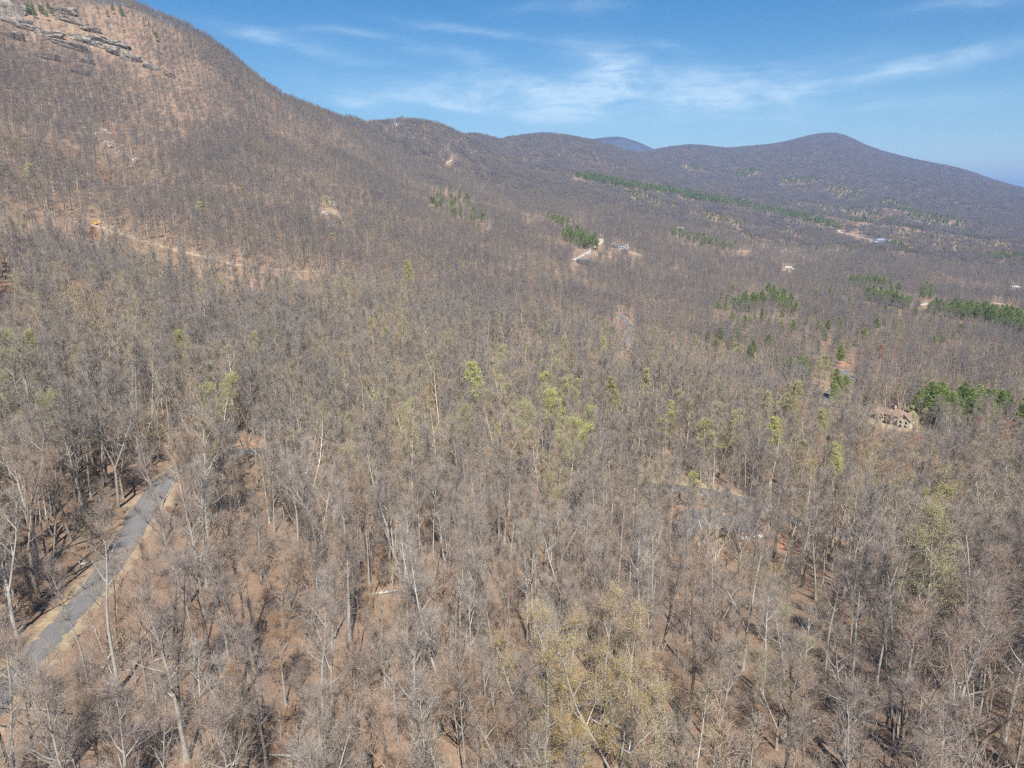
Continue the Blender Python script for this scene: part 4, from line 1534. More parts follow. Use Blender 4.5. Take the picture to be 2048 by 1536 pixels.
def near_trees():
    global rng
    rng = np.random.default_rng(49)
    P = PLACED['near']
    road = road_lines[0][2]
    pad = pad_pts[0][0]
    items = []
    for i, (x, y, z) in enumerate(P):
        k = int(rng.choice(9, p=[.20, .09, .12, .24, .09, .06, .05, .12, .03]))
        tone = str(rng.choice(['pale', 'grey', 'brown', 'dark'], p=[.14, .46, .27, .13]))
        sc = rng.uniform(.66, 1.08)
        e = empty('bare_tree', (x, y, z - .25), rng.uniform(0, 6.28), sc)
        for nm, me, mt in (('trunk', HI[k][0], M_BARK[tone]), ('crown', HI[k][1], M_TWIG[tone])):
            o = link(nm, me, e)
            slot(o, mt)
        tag(e, None, 'tree', 'leafless trees of the near woods')
        u, v = (float(t) for t in project(x, y, z))
        r = math.hypot(x, y)
        h = sc * KINDS[k][1]['H']
        size = 'very tall' if h > 24 else 'tall' if h > 20.5 else 'mid-sized' if h > 17 else 'short'
        dr = np.hypot(road[:, 0] - x, road[:, 1] - y)
        s = int(dr.argmin())
        if dr[s] < 11 and u < 700:
            side = 'left' if x < road[s, 0] else 'right'
            where = '%s of the curving road' % side
        elif math.hypot(x - pad[0], y - pad[1]) < 27:
            where = ('before' if r < np.hypot(*pad[:2]) else 'behind') + ' the unfinished house'
        else:
            colw = ('at far left' if u < 330 else 'left of centre' if u < 720 else 'in the centre' if u < 1130 else 'right of centre' if u < 1560 else 'at far right')
            roww = ('along the bottom edge' if v > 1420 else 'in the front woods' if v > 1210 else 'in the next woods' if v > 1050 else 'in the woods behind')
            where = roww + ' ' + colw
        items.append((e, '%s %s %s bare tree %s' % (size, tone if tone != 'pale' else 'pale barked', KINDS[k][0], where), u, r))
    settle_labels(items)


near_trees()

# ------------------------------------------------------------------ built things
def box_vf(c, s, rz=0.0):
    x, y, z = (t / 2 for t in s)
    V = np.array([(a, b, d) for d in (-z, z) for a, b in ((-x, -y), (x, -y), (x, y), (-x, y))])
    co, si = math.cos(rz), math.sin(rz)
    V = np.c_[V[:, 0] * co - V[:, 1] * si, V[:, 0] * si + V[:, 1] * co, V[:, 2]] + np.array(c)
    return V, np.array([(3, 2, 1, 0), (4, 5, 6, 7), (0, 1, 5, 4), (1, 2, 6, 5), (2, 3, 7, 6), (3, 0, 4, 7)])


def box(name, c, s, mat, parent, rz=0.0):
    V, F = box_vf(c, s, rz)
    return link(name, mesh_np(name, V, F, [mat]), parent)


def prism(name, poly, axis, lo, hi, mat, parent, off=(0, 0, 0)):
    """poly in (a, z) swept along axis x or y from lo to hi"""
    n = len(poly)
    V = []
    for t in (lo, hi):
        for a, z in poly:
            V.append((t, a, z) if axis == 'x' else (a, t, z))
    V = np.array(V, float) + np.array(off)
    Fq = [(i, (i + 1) % n, n + (i + 1) % n, n + i) for i in range(n)]
    me = bpy.data.meshes.new(name)
    me.from_pydata(V.tolist(), [], Fq + [tuple(range(n))[::-1], tuple(range(n, 2 * n))])
    me.materials.append(mat)
    me.update()
    import bmesh
    bm = bmesh.new(); bm.from_mesh(me)
    bmesh.ops.recalc_face_normals(bm, faces=bm.faces)
    bm.to_mesh(me); bm.free()
    return link(name, me, parent)


def gable_block(h, x, y, w, d, hw, hr, axis, wall, roof, trim=None, over=.5, z0=0.0):
    """a walled block under a two sided roof whose ridge runs along axis"""
    if axis == 'x':
        prism('wall', [(-d / 2, -2.5 + z0), (-d / 2, hw + z0), (0, hw + hr + z0), (d / 2, hw + z0), (d / 2, -2.5 + z0)], 'x', -w / 2, w / 2, wall, h, (x, y, 0))
        half, ln = d / 2, w
    else:
        prism('wall', [(-w / 2, -2.5 + z0), (-w / 2, hw + z0), (0, hw + hr + z0), (w / 2, hw + z0), (w / 2, -2.5 + z0)], 'y', -d / 2, d / 2, wall, h, (x, y, 0))
        half, ln = w / 2, d
    k = hr / half
    t = .22
    e = half + over
    poly = [(-e, hw - over * k + .06), (0, hw + hr + .06), (e, hw - over * k + .06), (e, hw - over * k + .06 + t), (0, hw + hr + .06 + t * 1.2), (-e, hw - over * k + .06 + t)]
    poly = [(a, z + z0) for a, z in poly]
    prism('roof', poly, axis, -ln / 2 - over, ln / 2 + over, roof, h, (x, y, 0))
    if trim is not None:
        for sgn in (-1, 1):
            pos = sgn * (ln / 2 + over + .06)
            pf = [(a, z + (.03 if i > 2 else -.12)) for i, (a, z) in enumerate(poly)]
            prism('fascia', pf, axis, pos - .06, pos + .06, trim, h, (x, y, 0))


def hip_block(h, x, y, w, d, hw, hr, wall, roof, over=.6, ridge=.35):
    box('wall', (x, y, (hw - 2.5) / 2), (w, d, hw + 2.5), wall, h)
    a, b = w / 2 + over, d / 2 + over
    r = max(0.2, w / 2 * ridge)
    V = [(-a, -b, 0), (a, -b, 0), (a, b, 0), (-a, b, 0), (-a, -b, .25), (a, -b, .25), (a, b, .25), (-a, b, .25), (-r, 0, hr), (r, 0, hr)]
    V = np.array(V, float) + np.array([x, y, hw + .03])
    me = bpy.data.meshes.new('roof')
    me.from_pydata(V.tolist(), [], [(3, 2, 1, 0), (0, 1, 5, 4), (1, 2, 6, 5), (2, 3, 7, 6), (3, 0, 4, 7), (4, 5, 9, 8), (5, 6, 9), (6, 7, 8, 9), (7, 4, 8)])
    me.materials.append(roof)
    link('roof', me, h)


def window(h, c, w, z, face='-y', name='window'):
    """frame 4 cm proud of the wall with a glass pane child"""
    dx, dy = {'-y': (0, -1), 'x': (1, 0), '-x': (-1, 0), 'y': (0, 1)}[face]
    s = (w + .24, .12, z + .24) if dy else (.12, w + .24, z + .24)
    f = box(name, (c[0] + dx * .05, c[1] + dy * .05, c[2]), s, M_WHITE, h)
    s2 = (w, .06, z) if dy else (.06, w, z)
    box('pane', (c[0] + dx * .11, c[1] + dy * .11, c[2]), s2, M_GLASS, f)


M_WHITE = flat_mat('white paint', (.52, .51, .49), .6, .3, 0, .05)
M_CREAM = flat_mat('cream siding', (.50, .43, .335), .8, .2, 0, .1, 1.2)
M_TANST = flat_mat('tan stone', (.40, .34, .27), .9, .2, 0, .3, 2.5)
M_BROOF = flat_mat('brown shingles', (.235, .16, .125), .9, .15, 0, .22, 1.6)
M_GROOF = flat_mat('dark grey shingles', (.115, .118, .125), .9, .2, 0, .25, 1.6)
M_BLROOF = flat_mat('blue grey roof', (.22, .27, .33), .6, .3, 0, .15, 1.5)
M_METAL = flat_mat('pale metal roofing', (.50, .53, .56), .45, .4, .2, .08, .8)
M_DWALL = flat_mat('dark stained siding', (.10, .085, .075), .85, .2, 0, .2, 1.3)
M_GWALL = flat_mat('grey siding', (.36, .36, .35), .85, .2, 0, .1, 1.3)
M_WRAP = flat_mat('white house wrap', (.62, .63, .62), .7, .2, 0, .08, .7)
M_SHEATH = flat_mat('raw sheathing board', (.47, .34, .20), .85, .2, 0, .18, 1.0)
M_STONE = flat_mat('pale rubble', (.46, .42, .37), .95, .1, 0, .3, 2.0)
M_YEL = flat_mat('yellow machine paint', (.72, .50, .04), .45, .4, 0, .08)
M_RUB = flat_mat('black rubber', (.03, .03, .032), .85, .2, 0, .2)
M_RED = flat_mat('red car paint', (.42, .07, .06), .35, .5, 0, .05)
M_DARK = flat_mat('dark opening', (.03, .03, .03), .8, .2, 0, .2)
M_WOOD = flat_mat('weathered wood', (.30, .24, .18), .9, .15, 0, .25, 3)
M_GLASS, T_, B_ = new_mat('window glass', .12)
B_.inputs['Base Color'].default_value = (.035, .045, .055, 1)
B_.inputs['Specular IOR Level'].default_value = .6


def site(u, v):
    return px_ground(u, v)


def facing(p, turn):
    """a turn about z so that local -y looks back along the valley, plus turn"""
    return -math.atan2(p[0], p[1]) + turn


def house(name, px, turn, label, cat='house', group=None, dz=0.0, sc=1.0):
    p = site(*px)
    h = empty(name, (p[0], p[1], p[2] + dz), facing(p, turn), sc)
    tag(h, label, cat, group)
    return h


def build_houses():
    # tan house with brown roofs on the right
    h = house('house', (1792, 846), R(-24), 'tan house with brown hipped roof and a cream gable, among trees at right', dz=.4, sc=.86)
    hip_block(h, 0, 1, 12, 11, 5.2, 4.2, M_CREAM, M_BROOF, .7, .12)
    gable_block(h, 8.6, -2.2, 8.6, 12, 5.6, 3.6, 'y', M_CREAM, M_BROOF, M_WHITE)
    gable_block(h, -9.2, 1.2, 8.5, 9.5, 4.2, 3.4, 'x', M_TANST, M_BROOF, M_WHITE)
    gable_block(h, -1.2, -6.2, 3.4, 5.0, 4.6, 2.6, 'y', M_TANST, M_BROOF, M_WHITE)
    gable_block(h, -8.6, -3.6, 4.2, 3.0, 3.6, 2.2, 'y', M_CREAM, M_BROOF, M_WHITE)
    box('porch_floor', (8.6, -9.6, -.2), (7.5, 2.6, .25), M_WOOD, h)
    for sx in (5.4, 8.6, 11.8):
        box('porch_post', (sx, -10.6, -1.0), (.3, .3, 2.6), M_WHITE, h)
    box('chimney', (-3.2, 3.2, 8.4), (1.1, 1.1, 4.2), M_TANST, h)
    box('garage_door', (-1.2, -8.75, 1.6), (2.2, .14, 2.6), M_DARK, h)
    box('door', (3.1, -4.62, 1.3), (1.2, .14, 2.4), M_DARK, h)
    for c, w, z, f in (((6.7, -8.2, 3.6), 1.3, 1.7, '-y'), ((10.4, -8.2, 3.6), 1.3, 1.7, '-y'), ((8.6, -8.2, 6.7), 1.2, 1.1, '-y'), ((7.0, -8.2, 1.0), 1.4, 1.5, '-y'),
                       ((10.2, -8.2, 1.0), 1.4, 1.5, '-y'), ((-11.4, -3.55, 2.2), 1.3, 1.6, '-y'), ((-8.6, -5.1, 2.2), 1.4, 1.6, '-y'), ((3.2, -4.5, 3.8), 1.4, 1.3, '-y'),
                       ((12.9, -1, 3.4), 1.3, 1.6, 'x'), ((12.9, 2.4, 3.4), 1.3, 1.6, 'x'), ((-4.4, -4.5, 2.4), 1.3, 1.6, '-y')):
        window(h, c, w, z, f)
    # unfinished house on the clay clearing
    h = house('house', (1420, 1066), R(26), 'unfinished house with dark grey roofs and white trim on orange clay', dz=.2)
    gable_block(h, -2.2, 1, 9.5, 8.5, 3.2, 3.0, 'x', M_SHEATH, M_GROOF, M_WHITE, .6)
    gable_block(h, 6.4, -2.4, 7.6, 7.0, 2.9, 2.6, 'x', M_SHEATH, M_GROOF, M_WHITE, .5)
    gable_block(h, -8.4, -2.6, 6.0, 6.4, 2.9, 2.2, 'x', M_SHEATH, M_GROOF, M_WHITE, .5)
    box('deck', (1.2, -5.2, .15), (6.0, 3.2, .3), M_SHEATH, h)
    for c, w, z, f in (((-8.4, -5.8, 1.5), 1.5, 1.5, '-y'), ((6.4, -5.9, 1.5), 1.6, 1.5, '-y'), ((-.6, -3.25, 1.6), 1.3, 1.6, '-y'), ((10.2, -2, 1.5), 1.4, 1.4, 'x')):
        window(h, c, w, z, f)
    box('door', (1.4, -3.32, 1.1), (1.1, .14, 2.1), M_DARK, h)
    # dark roofed house below the gravel driveway
    h = house('house', (1166, 527), R(8), 'dark grey roofed house at the foot of the gravel driveway', dz=.6)
    hip_block(h, -2.5, 0, 13, 10, 4.2, 3.8, M_DWALL, M_GROOF, .8, .3)
    gable_block(h, 7.2, .5, 7.4, 8, 3.8, 2.8, 'x', M_DWALL, M_GROOF, None)
    box('deck', (-1, -6.6, .4), (12, 3, .25), M_WOOD, h)
    for sx in (-6.6, -2.5, 1.6, 4.8):
        box('deck_post', (sx, -7.8, -1.6), (.3, .3, 3.8), M_WOOD, h)
    for c, w, z, f in (((-6.5, -5, 2.3), 1.7, 1.8, '-y'), ((-2.5, -5, 2.3), 2.4, 1.9, '-y'), ((1.8, -5, 2.3), 1.7, 1.8, '-y'), ((7, -3.5, 2.2), 1.8, 1.6, '-y')):
        window(h, c, w, z, f)
    # ridge house above the clay cut
    h = house('house', (1240, 497), R(-6), 'low dark house with two grey roofs on the clay shelf above the driveway', dz=.6)
    hip_block(h, -10.5, 2, 13, 9, 4, 4, M_DWALL, M_GROOF, .9, .4)
    gable_block(h, 3.5, -1, 12, 9, 5.0, 2.6, 'x', M_GWALL, M_GROOF, M_WHITE)
    gable_block(h, 12.6, 2, 6.4, 8, 6.0, 3.0, 'y', M_GWALL, M_BLROOF, M_WHITE)
    for c, w, z, f in (((-13, -2.5, 2), 2, 1.8, '-y'), ((-8, -2.5, 2), 2, 1.8, '-y'), ((0, -5.5, 1.9), 2.6, 2.4, '-y'), ((5, -5.5, 1.9), 2.6, 2.4, '-y'), ((12.6, -2, 3.5), 2.2, 3, '-y')):
        window(h, c, w, z, f)
    # pale house on the right slope
    h = house('house', (1577, 542), R(-14), 'pale cream house with stepped roofs on the right slope', dz=.8)
    gable_block(h, 0, 1, 12, 10, 5.4, 3.4, 'x', M_CREAM, M_STONE, M_WHITE)
    gable_block(h, 4.4, -5.4, 6, 7, 5.0, 2.8, 'y', M_CREAM, M_STONE, M_WHITE)
    gable_block(h, 11, -6, 7, 8, 3.6, 2.4, 'x', M_WHITE, M_STONE, M_WHITE)
    for c, w, z, f in (((4.4, -8.9, 3.4), 1.8, 2, '-y'), ((-3.4, -4, 2.4), 1.8, 2.2, '-y'), ((10, -10, 1.9), 2, 1.6, '-y'), ((12.6, -10, 1.9), 1.6, 1.6, '-y'), ((0, -4, 2.4), 1.6, 2.2, '-y')):
        window(h, c, w, z, f)
    w = house('retaining_wall', (1560, 541), R(4), 'pale low retaining wall left of the cream house', 'wall')
    for k in range(4):
        box('wall_section', (-9 + 6.1 * k, 0, .7 + .12 * (k % 2)), (6, .8, 2.6), M_STONE, w)
    # far white house on the gravel lane
    h = house('house', (1761, 486), R(-10), 'far long house with blue grey roof at the end of the gravel lane', dz=1)
    hip_block(h, 3, 8, 40, 15, 6.5, 6, M_GWALL, M_BLROOF, 1, .6)
    gable_block(h, 26, 4, 12, 16, 7, 5, 'y', M_GWALL, M_BLROOF, M_WHITE)
    for sx in (-10, -2, 6, 14):
        window(h, (sx, .5, 3.6), 4, 3.4)
    window(h, (26, -4, 4), 5, 4)
    g = house('garage', (1750, 488), R(-10), 'white flat fronted garage below the far blue grey roofed house', 'garage', dz=.5)
    gable_block(g, 0, -8, 30, 10, 5, 2.5, 'x', M_WHITE, M_METAL, None, .5)
    for sx in (-9, 0, 9):
        box('garage_door', (sx, -13.06, 1.9), (5, .2, 3.6), M_GWALL, g)
    w = house('retaining_wall', (1671, 463), R(4), 'bright sunlit retaining wall at the upper end of the gravel lane', 'wall')
    for k in range(3):
        box('wall_section', (-11 + 11.2 * k, 0, 1.6), (11, 1.2, 7.5 + .5 * (k % 2)), M_STONE, w)
    # single roofs
    h = house('house', (1573, 611), R(-32), 'pale grey metal roofed house half hidden behind green pines', dz=.8)
    gable_block(h, 0, 0, 13, 10, 4.5, 2.6, 'x', M_GWALL, M_METAL, None, .9)
    window(h, (-3, -5, 2), 1.8, 1.6); window(h, (2.5, -5, 2), 1.8, 1.6)
    h = house('house', (1360, 461), R(6), 'small pale roofed house above the dark green pine belt', dz=1)
    gable_block(h, 0, 0, 17, 11, 4.5, 3, 'x', M_GWALL, M_METAL, None, .8)
    window(h, (-4, -5.5, 2), 2.2, 1.8); window(h, (4, -5.5, 2), 2.2, 1.8)
    h = house('house', (2032, 579), R(2), 'long low white roofed house at the right edge of the valley', dz=1)
    gable_block(h, 0, 0, 27, 11, 3.6, 2.4, 'x', M_GWALL, M_WHITE, None, .8)
    for sx in (-8, 0, 8):
        window(h, (sx, -5.5, 2), 2.4, 1.6)
    h = house('house', (787, 250), R(10), 'left one of two white houses on the far skyline', 'house', 'white houses on the skyline', dz=6)
    gable_block(h, 0, 0, 17, 12, 7, 4, 'x', M_WHITE, M_GROOF, M_WHITE)
    window(h, (-4, -6, 4), 3, 3); window(h, (4, -6, 4), 3, 3)
    h = house('house', (797, 254), R(-10), 'right one of two white houses on the far skyline', 'house', 'white houses on the skyline', dz=4)
    gable_block(h, 0, 0, 14, 12, 7, 4, 'y', M_WHITE, M_METAL, M_WHITE)
    window(h, (0, -6, 4), 4, 4)
    h = house('house', (899, 294), R(-8), 'small white gabled house with a dark wing on the far slope', dz=3)
    gable_block(h, 3, 0, 11, 12, 7, 5, 'y', M_GWALL, M_GROOF, M_WHITE)
    gable_block(h, -10, 2, 16, 10, 5, 3, 'x', M_GWALL, M_GROOF, None)
    window(h, (3, -6, 4.5), 4.5, 4); window(h, (-10, -3, 2.6), 3, 2)
    h = house('shed', (953, 311), R(0), 'tiny dark shed right of the pale track on the far ridge', 'shed', dz=1.5)
    gable_block(h, 0, 0, 11, 8, 4, 3, 'x', M_DWALL, M_GROOF, None)
    box('door', (0, -4.1, 1.5), (2.4, .2, 3), M_DARK, h)


def wheel(parent, x, y, z, r, w):
    th = np.arange(16) * math.pi / 8
    V = np.r_[[(x - w / 2, y + r * math.cos(t), z + r * math.sin(t)) for t in th], [(x + w / 2, y + r * math.cos(t), z + r * math.sin(t)) for t in th]]
    F = np.array([(i, (i + 1) % 16, 16 + (i + 1) % 16, 16 + i) for i in range(16)])
    cap = [[x - w / 2, y, z], [x + w / 2, y, z]]
    Ft = np.array([(32, (i + 1) % 16, i) for i in range(16)] + [(33, 16 + i, 16 + (i + 1) % 16) for i in range(16)])
    o = link('wheel', mesh_np('wheel', np.r_[V, cap], [F, Ft], [M_RUB]), parent)
    s = np.sign(x)
    V2 = np.r_[[(x + s * (w / 2 + .01), y + r * .55 * math.cos(t), z + r * .55 * math.sin(t)) for t in th], [(x + s * (w / 2 + .04), y, z)]]
    link('rim', mesh_np('rim', V2, np.array([(16, i, (i + 1) % 16) for i in range(16)]), [M_METAL]), o)


def car(px, turn, label, paint, cat, top=None, name='parked_car'):
    p = site(*px)
    e = empty(name, (p[0], p[1], p[2] + .05), facing(p, turn))
    tag(e, label, cat)
    # side profile swept across the width: bonnet, cabin, tail
    prism('body', [(-2.3, .35), (-2.35, .85), (-1.2, 1.02), (1.2, 1.05), (2.3, 1.0), (2.35, .4)], 'x', -.9, .9, paint, e)
    prism('cabin', [(-1.25, 1.03), (-.6, 1.62), (2.0, 1.66), (2.28, 1.02)], 'x', -.8, .8, top or paint, e)
    prism('windscreen', [(-1.22, 1.08), (-.68, 1.58), (-.74, 1.60), (-1.28, 1.10)], 'x', -.68, .68, M_GLASS, e)
    for s in (-1, 1):
        for (a, b) in ((-.75, .35), (.5, 1.75)):
            prism('side_window', [(a, 1.12), (a + .1, 1.54), (b, 1.56), (b + .05, 1.12)], 'x', s * .81 - .012, s * .81 + .012, M_GLASS, e)
        for y in (-1.45, 1.45):
            wheel(e, s * .85, y, .34, .34, .24)
        box('headlight', (s * .62, -2.34, .72), (.34, .08, .16), M_WHITE, e)
    return e


def excavator():
    p = site(192, 450)
    e = empty('excavator', p + [0, 0, .3], facing(p, R(70)), .85)
    tag(e, 'small yellow tracked digger parked on the dirt track', 'excavator')
    for s in (-1, 1):
        prism('track', [(-1.6, .15), (-1.25, -.3), (1.25, -.3), (1.6, .15), (1.25, .6), (-1.25, .6)], 'x', s * 1.0 - .28, s * 1.0 + .28, M_RUB, e)
    prism('body', [(-1.4, .75), (-1.4, 1.5), (.2, 1.6), (1.5, 1.55), (1.7, .8)], 'x', -1.15, 1.15, M_YEL, e)
    prism('cab', [(-1.2, 1.55), (-1.0, 2.8), (.3, 2.85), (.4, 1.6)], 'x', -1.1, .1, M_YEL, e)
    prism('side_window', [(-1.0, 1.75), (-.85, 2.6), (.15, 2.65), (.2, 1.75)], 'x', -1.16, -1.115, M_GLASS, e)
    prism('boom', [(-1.2, 1.3), (-2.9, 3.3), (-3.2, 3.2), (-1.5, 1.0)], 'x', .35, .65, M_YEL, e)
    prism('dipper', [(-2.9, 3.35), (-4.3, 1.3), (-4.6, 1.4), (-3.2, 3.5)], 'x', .38, .62, M_YEL, e)
    prism('bucket', [(-4.2, 1.35), (-4.0, .5), (-4.6, .3), (-4.9, .9), (-4.6, 1.4)], 'x', .05, .95, M_DARK, e)


# ---- rock
def rock_mesh(seed, s, strata=0.0, sub=3):
    import bmesh
    bm = bmesh.new()
    bmesh.ops.create_icosphere(bm, subdivisions=sub, radius=1.0)
    o = seed * 7.31
    for v in bm.verts:
        q = v.co.normalized()
        n = mnoise.noise(q * 1.1 + Vector((o, 0, 0))) * .42 + mnoise.noise(q * 2.7 + Vector((0, o, 0))) * .22 + mnoise.noise(q * 6 + Vector((0, 0, o))) * .09
        # blocky rather than round
        m = max(abs(q.x), abs(q.y), abs(q.z))
        c = q * ((.55 + .45 / m) * (1 + n))
        if strata:
            z = c.z * strata
            f = z - math.floor(z)
            lay = 1 + .16 * mnoise.noise(Vector((math.floor(z) * 3.7, o, 1)))
            c.z = (math.floor(z) + min(1, f * 2.2)) / strata
            c.x *= lay; c.y *= lay
        v.co = Vector((c.x * s[0], c.y * s[1], c.z * s[2]))
    me = bpy.data.meshes.new('rock')
    bm.to_mesh(me); bm.free()
    me.materials.append(M_ROCK)
    return me


M_ROCK, T_, B_ = new_mat('grey mountain rock', .92)
g_ = T_.n('ShaderNodeNewGeometry')
n1_ = T_.noise(T_.vmul(g_.outputs['Position'], (.10, .10, .9)), 1.0, 6, .65)
n2_ = T_.noise(g_.outputs['Position'], .22, 5, .65)
c_ = T_.ramp(n1_, [(.3, (.17, .16, .15)), (.5, (.26, .24, .22)), (.72, (.36, .325, .28))])
c_ = T_.mix(T_.maprange(n2_, .45, .62, 0, .85), c_, (.37, .295, .19))
T_.put(B_.inputs['Base Color'], c_)
bp_ = T_.n('ShaderNodeBump')
bp_.inputs['Strength'].default_value = .8
bp_.inputs['Distance'].default_value = 1.2
T_.put(bp_.inputs['Height'], T_.m('ADD', n1_, n2_))
T_.put(B_.inputs['Normal'], bp_.outputs[0])

LEDGES = [  # pixel, width px, height px, turn
    (12, 24, 44, 22, 0), (34, 46, 40, 12, .1), (44, 20, 28, 9, .2), (20, 74, 36, 8, 0), (58, 58, 26, 8, .1), (98, 72, 36, 9, .05),
    (132, 26, 28, 11, .1), (146, 45, 34, 7, .1), (160, 80, 30, 8, .1), (136, 93, 46, 7, .1), (192, 82, 34, 8, .2), (206, 95, 40, 9, .15),
    (236, 90, 32, 8, .2), (262, 119, 30, 13, .25), (228, 106, 26, 7, .25), (302, 136, 22, 8, .25), (166, 123, 26, 6, .05), (164, 147, 24, 6, .1),
    (338, 152, 16, 6, .3), (92, 116, 28, 6, 0), (182, 62, 24, 6, .1)]


def build_rocks():
    items = []
    for i, (u, v, w, hh, t) in enumerate(LEDGES):
        p = site(u, v)
        r = math.hypot(p[0], p[1])
        k = r / FPX
        me = rock_mesh(i + 1, (w * k * .55, 7 + rng.uniform(0, 4), hh * k * .58), 3.0, 4)
        o = link('rock_ledge', me, None, (p[0], p[1], p[2] + hh * k * .02))
        o.rotation_euler = (R(-12) + rng.uniform(-.1, .1), t + rng.uniform(-.06, .1), -math.atan2(p[0], p[1]) + rng.uniform(-.2, .2))
        size = 'long' if w > 38 else 'short' if w < 29 else 'mid-sized'
        place = 'at the left frame edge' if u < 70 else 'above the straw slope' if v < 68 else 'at the right end of the cliffs' if u > 225 else 'in the middle of the cliffs'
        tag(o, None, 'rock', 'grey rock ledges of the mountain top')
        items.append((o, '%s grey rock ledge %s' % (size, place), u, r))
    settle_labels(items)
    items = []
    for i in range(15):
        t = i / 14
        u, v = 166 + 100 * t + rng.uniform(-7, 7), 250 + 76 * t + rng.uniform(-6, 6)
        p = site(u, v)
        s = rng.uniform(1.6, 3.6)
        o = link('boulder', rock_mesh(60 + i, (s * 1.5, s, s * .8)), None, p + [0, 0, s * .2])
        o.material_slots[0].link = 'OBJECT'; o.material_slots[0].material = M_STONE
        o.rotation_euler = (0, 0, rng.uniform(0, 6))
        tag(o, None, 'boulder', 'pale boulders of the rock slide')
        items.append((o, 'pale boulder of the rock slide, %s part' % ('upper' if t < .34 else 'middle' if t < .67 else 'lower'), u, t))
    settle_labels(items)
    for i, (u, v, w, h, t, lab) in enumerate([(657, 404, 16, 10, .3, 'large grey outcrop, upper block of the boulder pile on the slope'), (668, 413, 12, 8, .5, 'grey outcrop, right block of the boulder pile on the slope'),
                                              (652, 428, 10, 4, .1, 'flat pale rock at the foot of the slope boulder pile'), (634, 421, 8, 3, 0, 'small pale rock left of the slope boulder pile'),
                                              (656, 456, 5, 4, 0, 'single white boulder below the slope boulder pile')]):
        p = site(u, v)
        k = math.hypot(p[0], p[1]) / FPX
        o = link('boulder', rock_mesh(90 + i, (w * k * .7, w * k * .5, h * k * .8)), None, p + [0, 0, h * k * .3])
        if i >= 2:
            o.material_slots[0].link = 'OBJECT'; o.material_slots[0].material = M_STONE
        o.rotation_euler = (0, t, -math.atan2(p[0], p[1]))
        tag(o, lab, 'boulder')
    # rubble and pallets round the unfinished house
    for i, (u, v, s, lab) in enumerate([(1388, 1072, 1.0, 'pale stone heap left of the unfinished house'), (1380, 1092, .8, 'pale stone heap in front of the unfinished house'),
                                        (1398, 1118, .7, 'small pale stone heap low on the clay bank'), (1345, 1075, .8, 'grey stone heap at the left end of the clay')]):
        p = site(u, v)
        e = empty('stone_heap', p, 0)
        tag(e, lab, 'stones')
        for q in range(9):
            z = rng.uniform(.25, .6) * s
            o = link('stone', STONES[q % 4], e, (rng.normal() * 1.1 * s, rng.normal() * .8 * s, z * .4 + rng.uniform(0, .4)))
            o.scale = (z * 1.4, z, z * .8); o.rotation_euler = (0, 0, rng.uniform(0, 6))
    for i, (u, v, lab) in enumerate([(1490, 1083, 'white wrapped pallet right of the unfinished house, left one'), (1513, 1079, 'white wrapped pallet right of the unfinished house, right one'),
                                     (1404, 1096, 'white wrapped pallet in front of the unfinished house')]):
        p = site(u, v)
        e = empty('pallet', p, rng.uniform(-.4, .4))
        tag(e, lab, 'pallet', 'wrapped pallets on the clay')
        box('wrapped_load', (0, 0, .85), (2.6, 1.6, 1.2), M_WRAP, e)
        for q in (-.6, 0, .6):
            box('bearer', (0, q, .09), (2.6, .14, .18), M_WOOD, e)
        box('deck_board', (0, 0, .215), (2.6, 1.6, .06), M_WOOD, e)
    # brush heap on the dirt track
    p = site(150, 441)
    e = empty('brush_heap', p, 0)
    tag(e, 'pale heap of cut logs beside the dirt track, left of the digger', 'log heap')
    for q in range(9):
        V, F = [], []
        a = rng.uniform(-.5, .5)
        c = np.array([rng.normal() * 1.2, rng.normal() * .8, .35 + .25 * (q % 3)])
        d = np.array([math.cos(a), math.sin(a), rng.normal() * .06]) * rng.uniform(2, 3.6)
        tube(np.array([c - d, c, c + d]), [.3, .27, .22], 7, V, F)
        link('log', mesh_np('log', np.vstack(V), np.vstack(F), [M_STONE]), e)


STONES = []
rng = np.random.default_rng(51)


def build_logs():
    spec = [((735, 1194), (792, 1184), .34, 'thick pale fallen trunk with dark shadow in the left centre woods'), ((782, 1216), (800, 1200), .16, 'short white fallen branch near the thick fallen trunk'),
            ((296, 1330), (345, 1310), .2, 'thin fallen log right of the road among grey trunks'), ((978, 645), (990, 660), .45, 'pale fallen trunk on the rust coloured middle slope'),
            ((448, 690), (458, 700), .35, 'pale fallen trunk on the slope above the road clearing'), ((170, 1130), (160, 1134), .3, 'pale cut log at the edge of the left road verge'),
            ((1560, 1480), (1640, 1440), .22, 'grey fallen log at the lower right'), ((905, 1262), (925, 1258), .14, 'small white fallen branch below the centre')]
    for (a, b, rad, lab) in spec:
        A, B = site(*a), site(*b)
        A[2] += rad * .8; B[2] += rad * .8
        V, F = [], []
        t = np.linspace(0, 1, 7)[:, None]
        P = A * (1 - t) + B * t
        P[:, 2] = np.maximum(P[:, 2], gz(P[:, 0], P[:, 1]) + rad * .6)
        tube(P, rad * (1 - .45 * t[:, 0]), 8, V, F)
        e = empty('fallen_log', A, 0)
        tag(e, lab, 'log')
        o = link('trunk', mesh_np('fallen trunk', np.vstack(V) - A, np.vstack(F), [M_BARK['pale']], smooth=True), e)
        for q in range(5):
            V, F = [], []
            f = rng.uniform(.4, .95)
            s = A * (1 - f) + B * f
            d = unit(rng.normal(size=3) + np.array([0, 0, 1.2])) * rng.uniform(.6, 1.6)
            tube(np.array([s, s + d * .5, s + d]), [rad * .35, rad * .22, .02], 4, V, F)
            link('branch_stub', mesh_np('branch stub', np.vstack(V) - A, np.vstack(F), [M_BARK['pale']]), e)


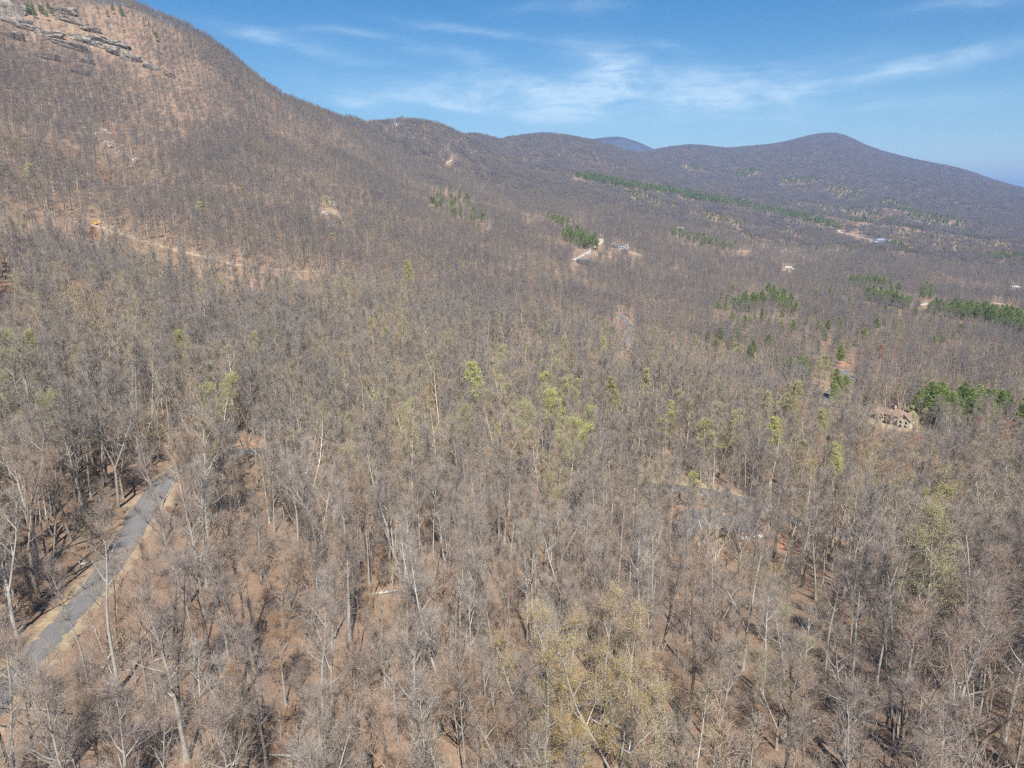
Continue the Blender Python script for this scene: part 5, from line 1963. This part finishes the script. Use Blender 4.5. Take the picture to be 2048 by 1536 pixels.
def build_far_mountain():
    """the blue summit that shows through the saddle of the ridge"""
    prof = [(1050, 305, 9200), (1120, 293, 9300), (1165, 282, 9400), (1200, 276, 9500), (1235, 273, 9500), (1262, 279, 9500), (1290, 290, 9500), (1312, 300, 9500), (1345, 312, 9500), (1400, 330, 9500)]
    P = []
    for (u, v, r) in prof:
        r *= KS
        d = px_dir(u, v)
        h = math.hypot(d[0], d[1])
        P.append((r * d[0] / h, r * d[1] / h, r * d[2] / h))
    P = catmull(np.array(P), 120)
    n, m = len(P), 15
    V = np.empty((m, n, 3))
    for j, t in enumerate(np.linspace(-1, 1, m)):
        rad = P[:, :2] / np.linalg.norm(P[:, :2], axis=1)[:, None]
        V[j, :, :2] = P[:, :2] + rad * t * 2000
        nz = np.array([fract(Vector((a / 400, b / 400, 2)), 4) for a, b in V[j, :, :2]])
        V[j, :, 2] = P[:, 2] - 840 * abs(t) ** 1.25 + nz * 45 * min(1, abs(t) * 2) + rng.uniform(-3, 5, n)
    i, j = np.meshgrid(np.arange(m - 1), np.arange(n - 1), indexing='ij')
    F = np.stack([i * n + j, i * n + j + 1, (i + 1) * n + j + 1, (i + 1) * n + j], -1).reshape(-1, 4)
    o = link('mountain', mesh_np('mountain', V.reshape(-1, 3), F, [flat_mat('wooded far mountain', (.075, .07, .07), .95, .05, 0, .35, .004)], smooth=True))
    tag(o, 'distant blue wooded summit behind the saddle of the ridge', None, None, 'structure')


STONES += [rock_mesh(200 + i, (1, 1, 1), 0, 2) for i in range(4)]
for s_ in STONES:
    s_.materials[0] = M_STONE
build_far_mountain()
build_houses()
car((1836, 1089), R(75), 'red car with white roof standing in the trees at right', M_RED, 'car', M_WHITE)
car((1172, 510), R(-50), 'white car on the gravel driveway above the dark roofed house', M_WHITE, 'car')
excavator()
build_rocks()
build_logs()
# ------------------------------------------------------------------ air
def build_haze():
    zlo, zhi = float(GZ.min()) - 130, float(GZ.max()) + 140
    s = 32500.0
    V = [(x, y, z) for z in (zlo, zhi) for x, y in ((-s, -s), (s, -s), (s, s), (-s, s))]
    F = [(3, 2, 1, 0), (4, 5, 6, 7), (0, 1, 5, 4), (1, 2, 6, 5), (2, 3, 7, 6), (3, 0, 4, 7)]
    m = bpy.data.materials.new('haze')
    m.use_nodes = True
    nt = m.node_tree
    nt.nodes.clear()
    out = nt.nodes.new('ShaderNodeOutputMaterial')
    pv = nt.nodes.new('ShaderNodeVolumePrincipled')
    pv.inputs['Color'].default_value = (0.30, 0.50, 0.90, 1)
    pv.inputs['Density'].default_value = HAZE
    pv.inputs['Density Attribute'].default_value = ''
    pv.inputs['Anisotropy'].default_value = 0.0
    nt.links.new(pv.outputs[0], out.inputs['Volume'])
    m.cycles.homogeneous_volume = True
    o = link('haze', mesh_np('haze', V, np.array(F), [m]))
    tag(o, 'thin blue daylight haze over the valley', None, None, 'stuff')


HAZE = 6.3e-5
build_haze()
for o_ in COL.objects:
    l_ = o_.get('label')
    if l_ and len(l_.split()) > 16:
        o_['label'] = ' '.join(l_.replace(' rank', '').replace(' one', '').split()[:16]).rstrip(',')
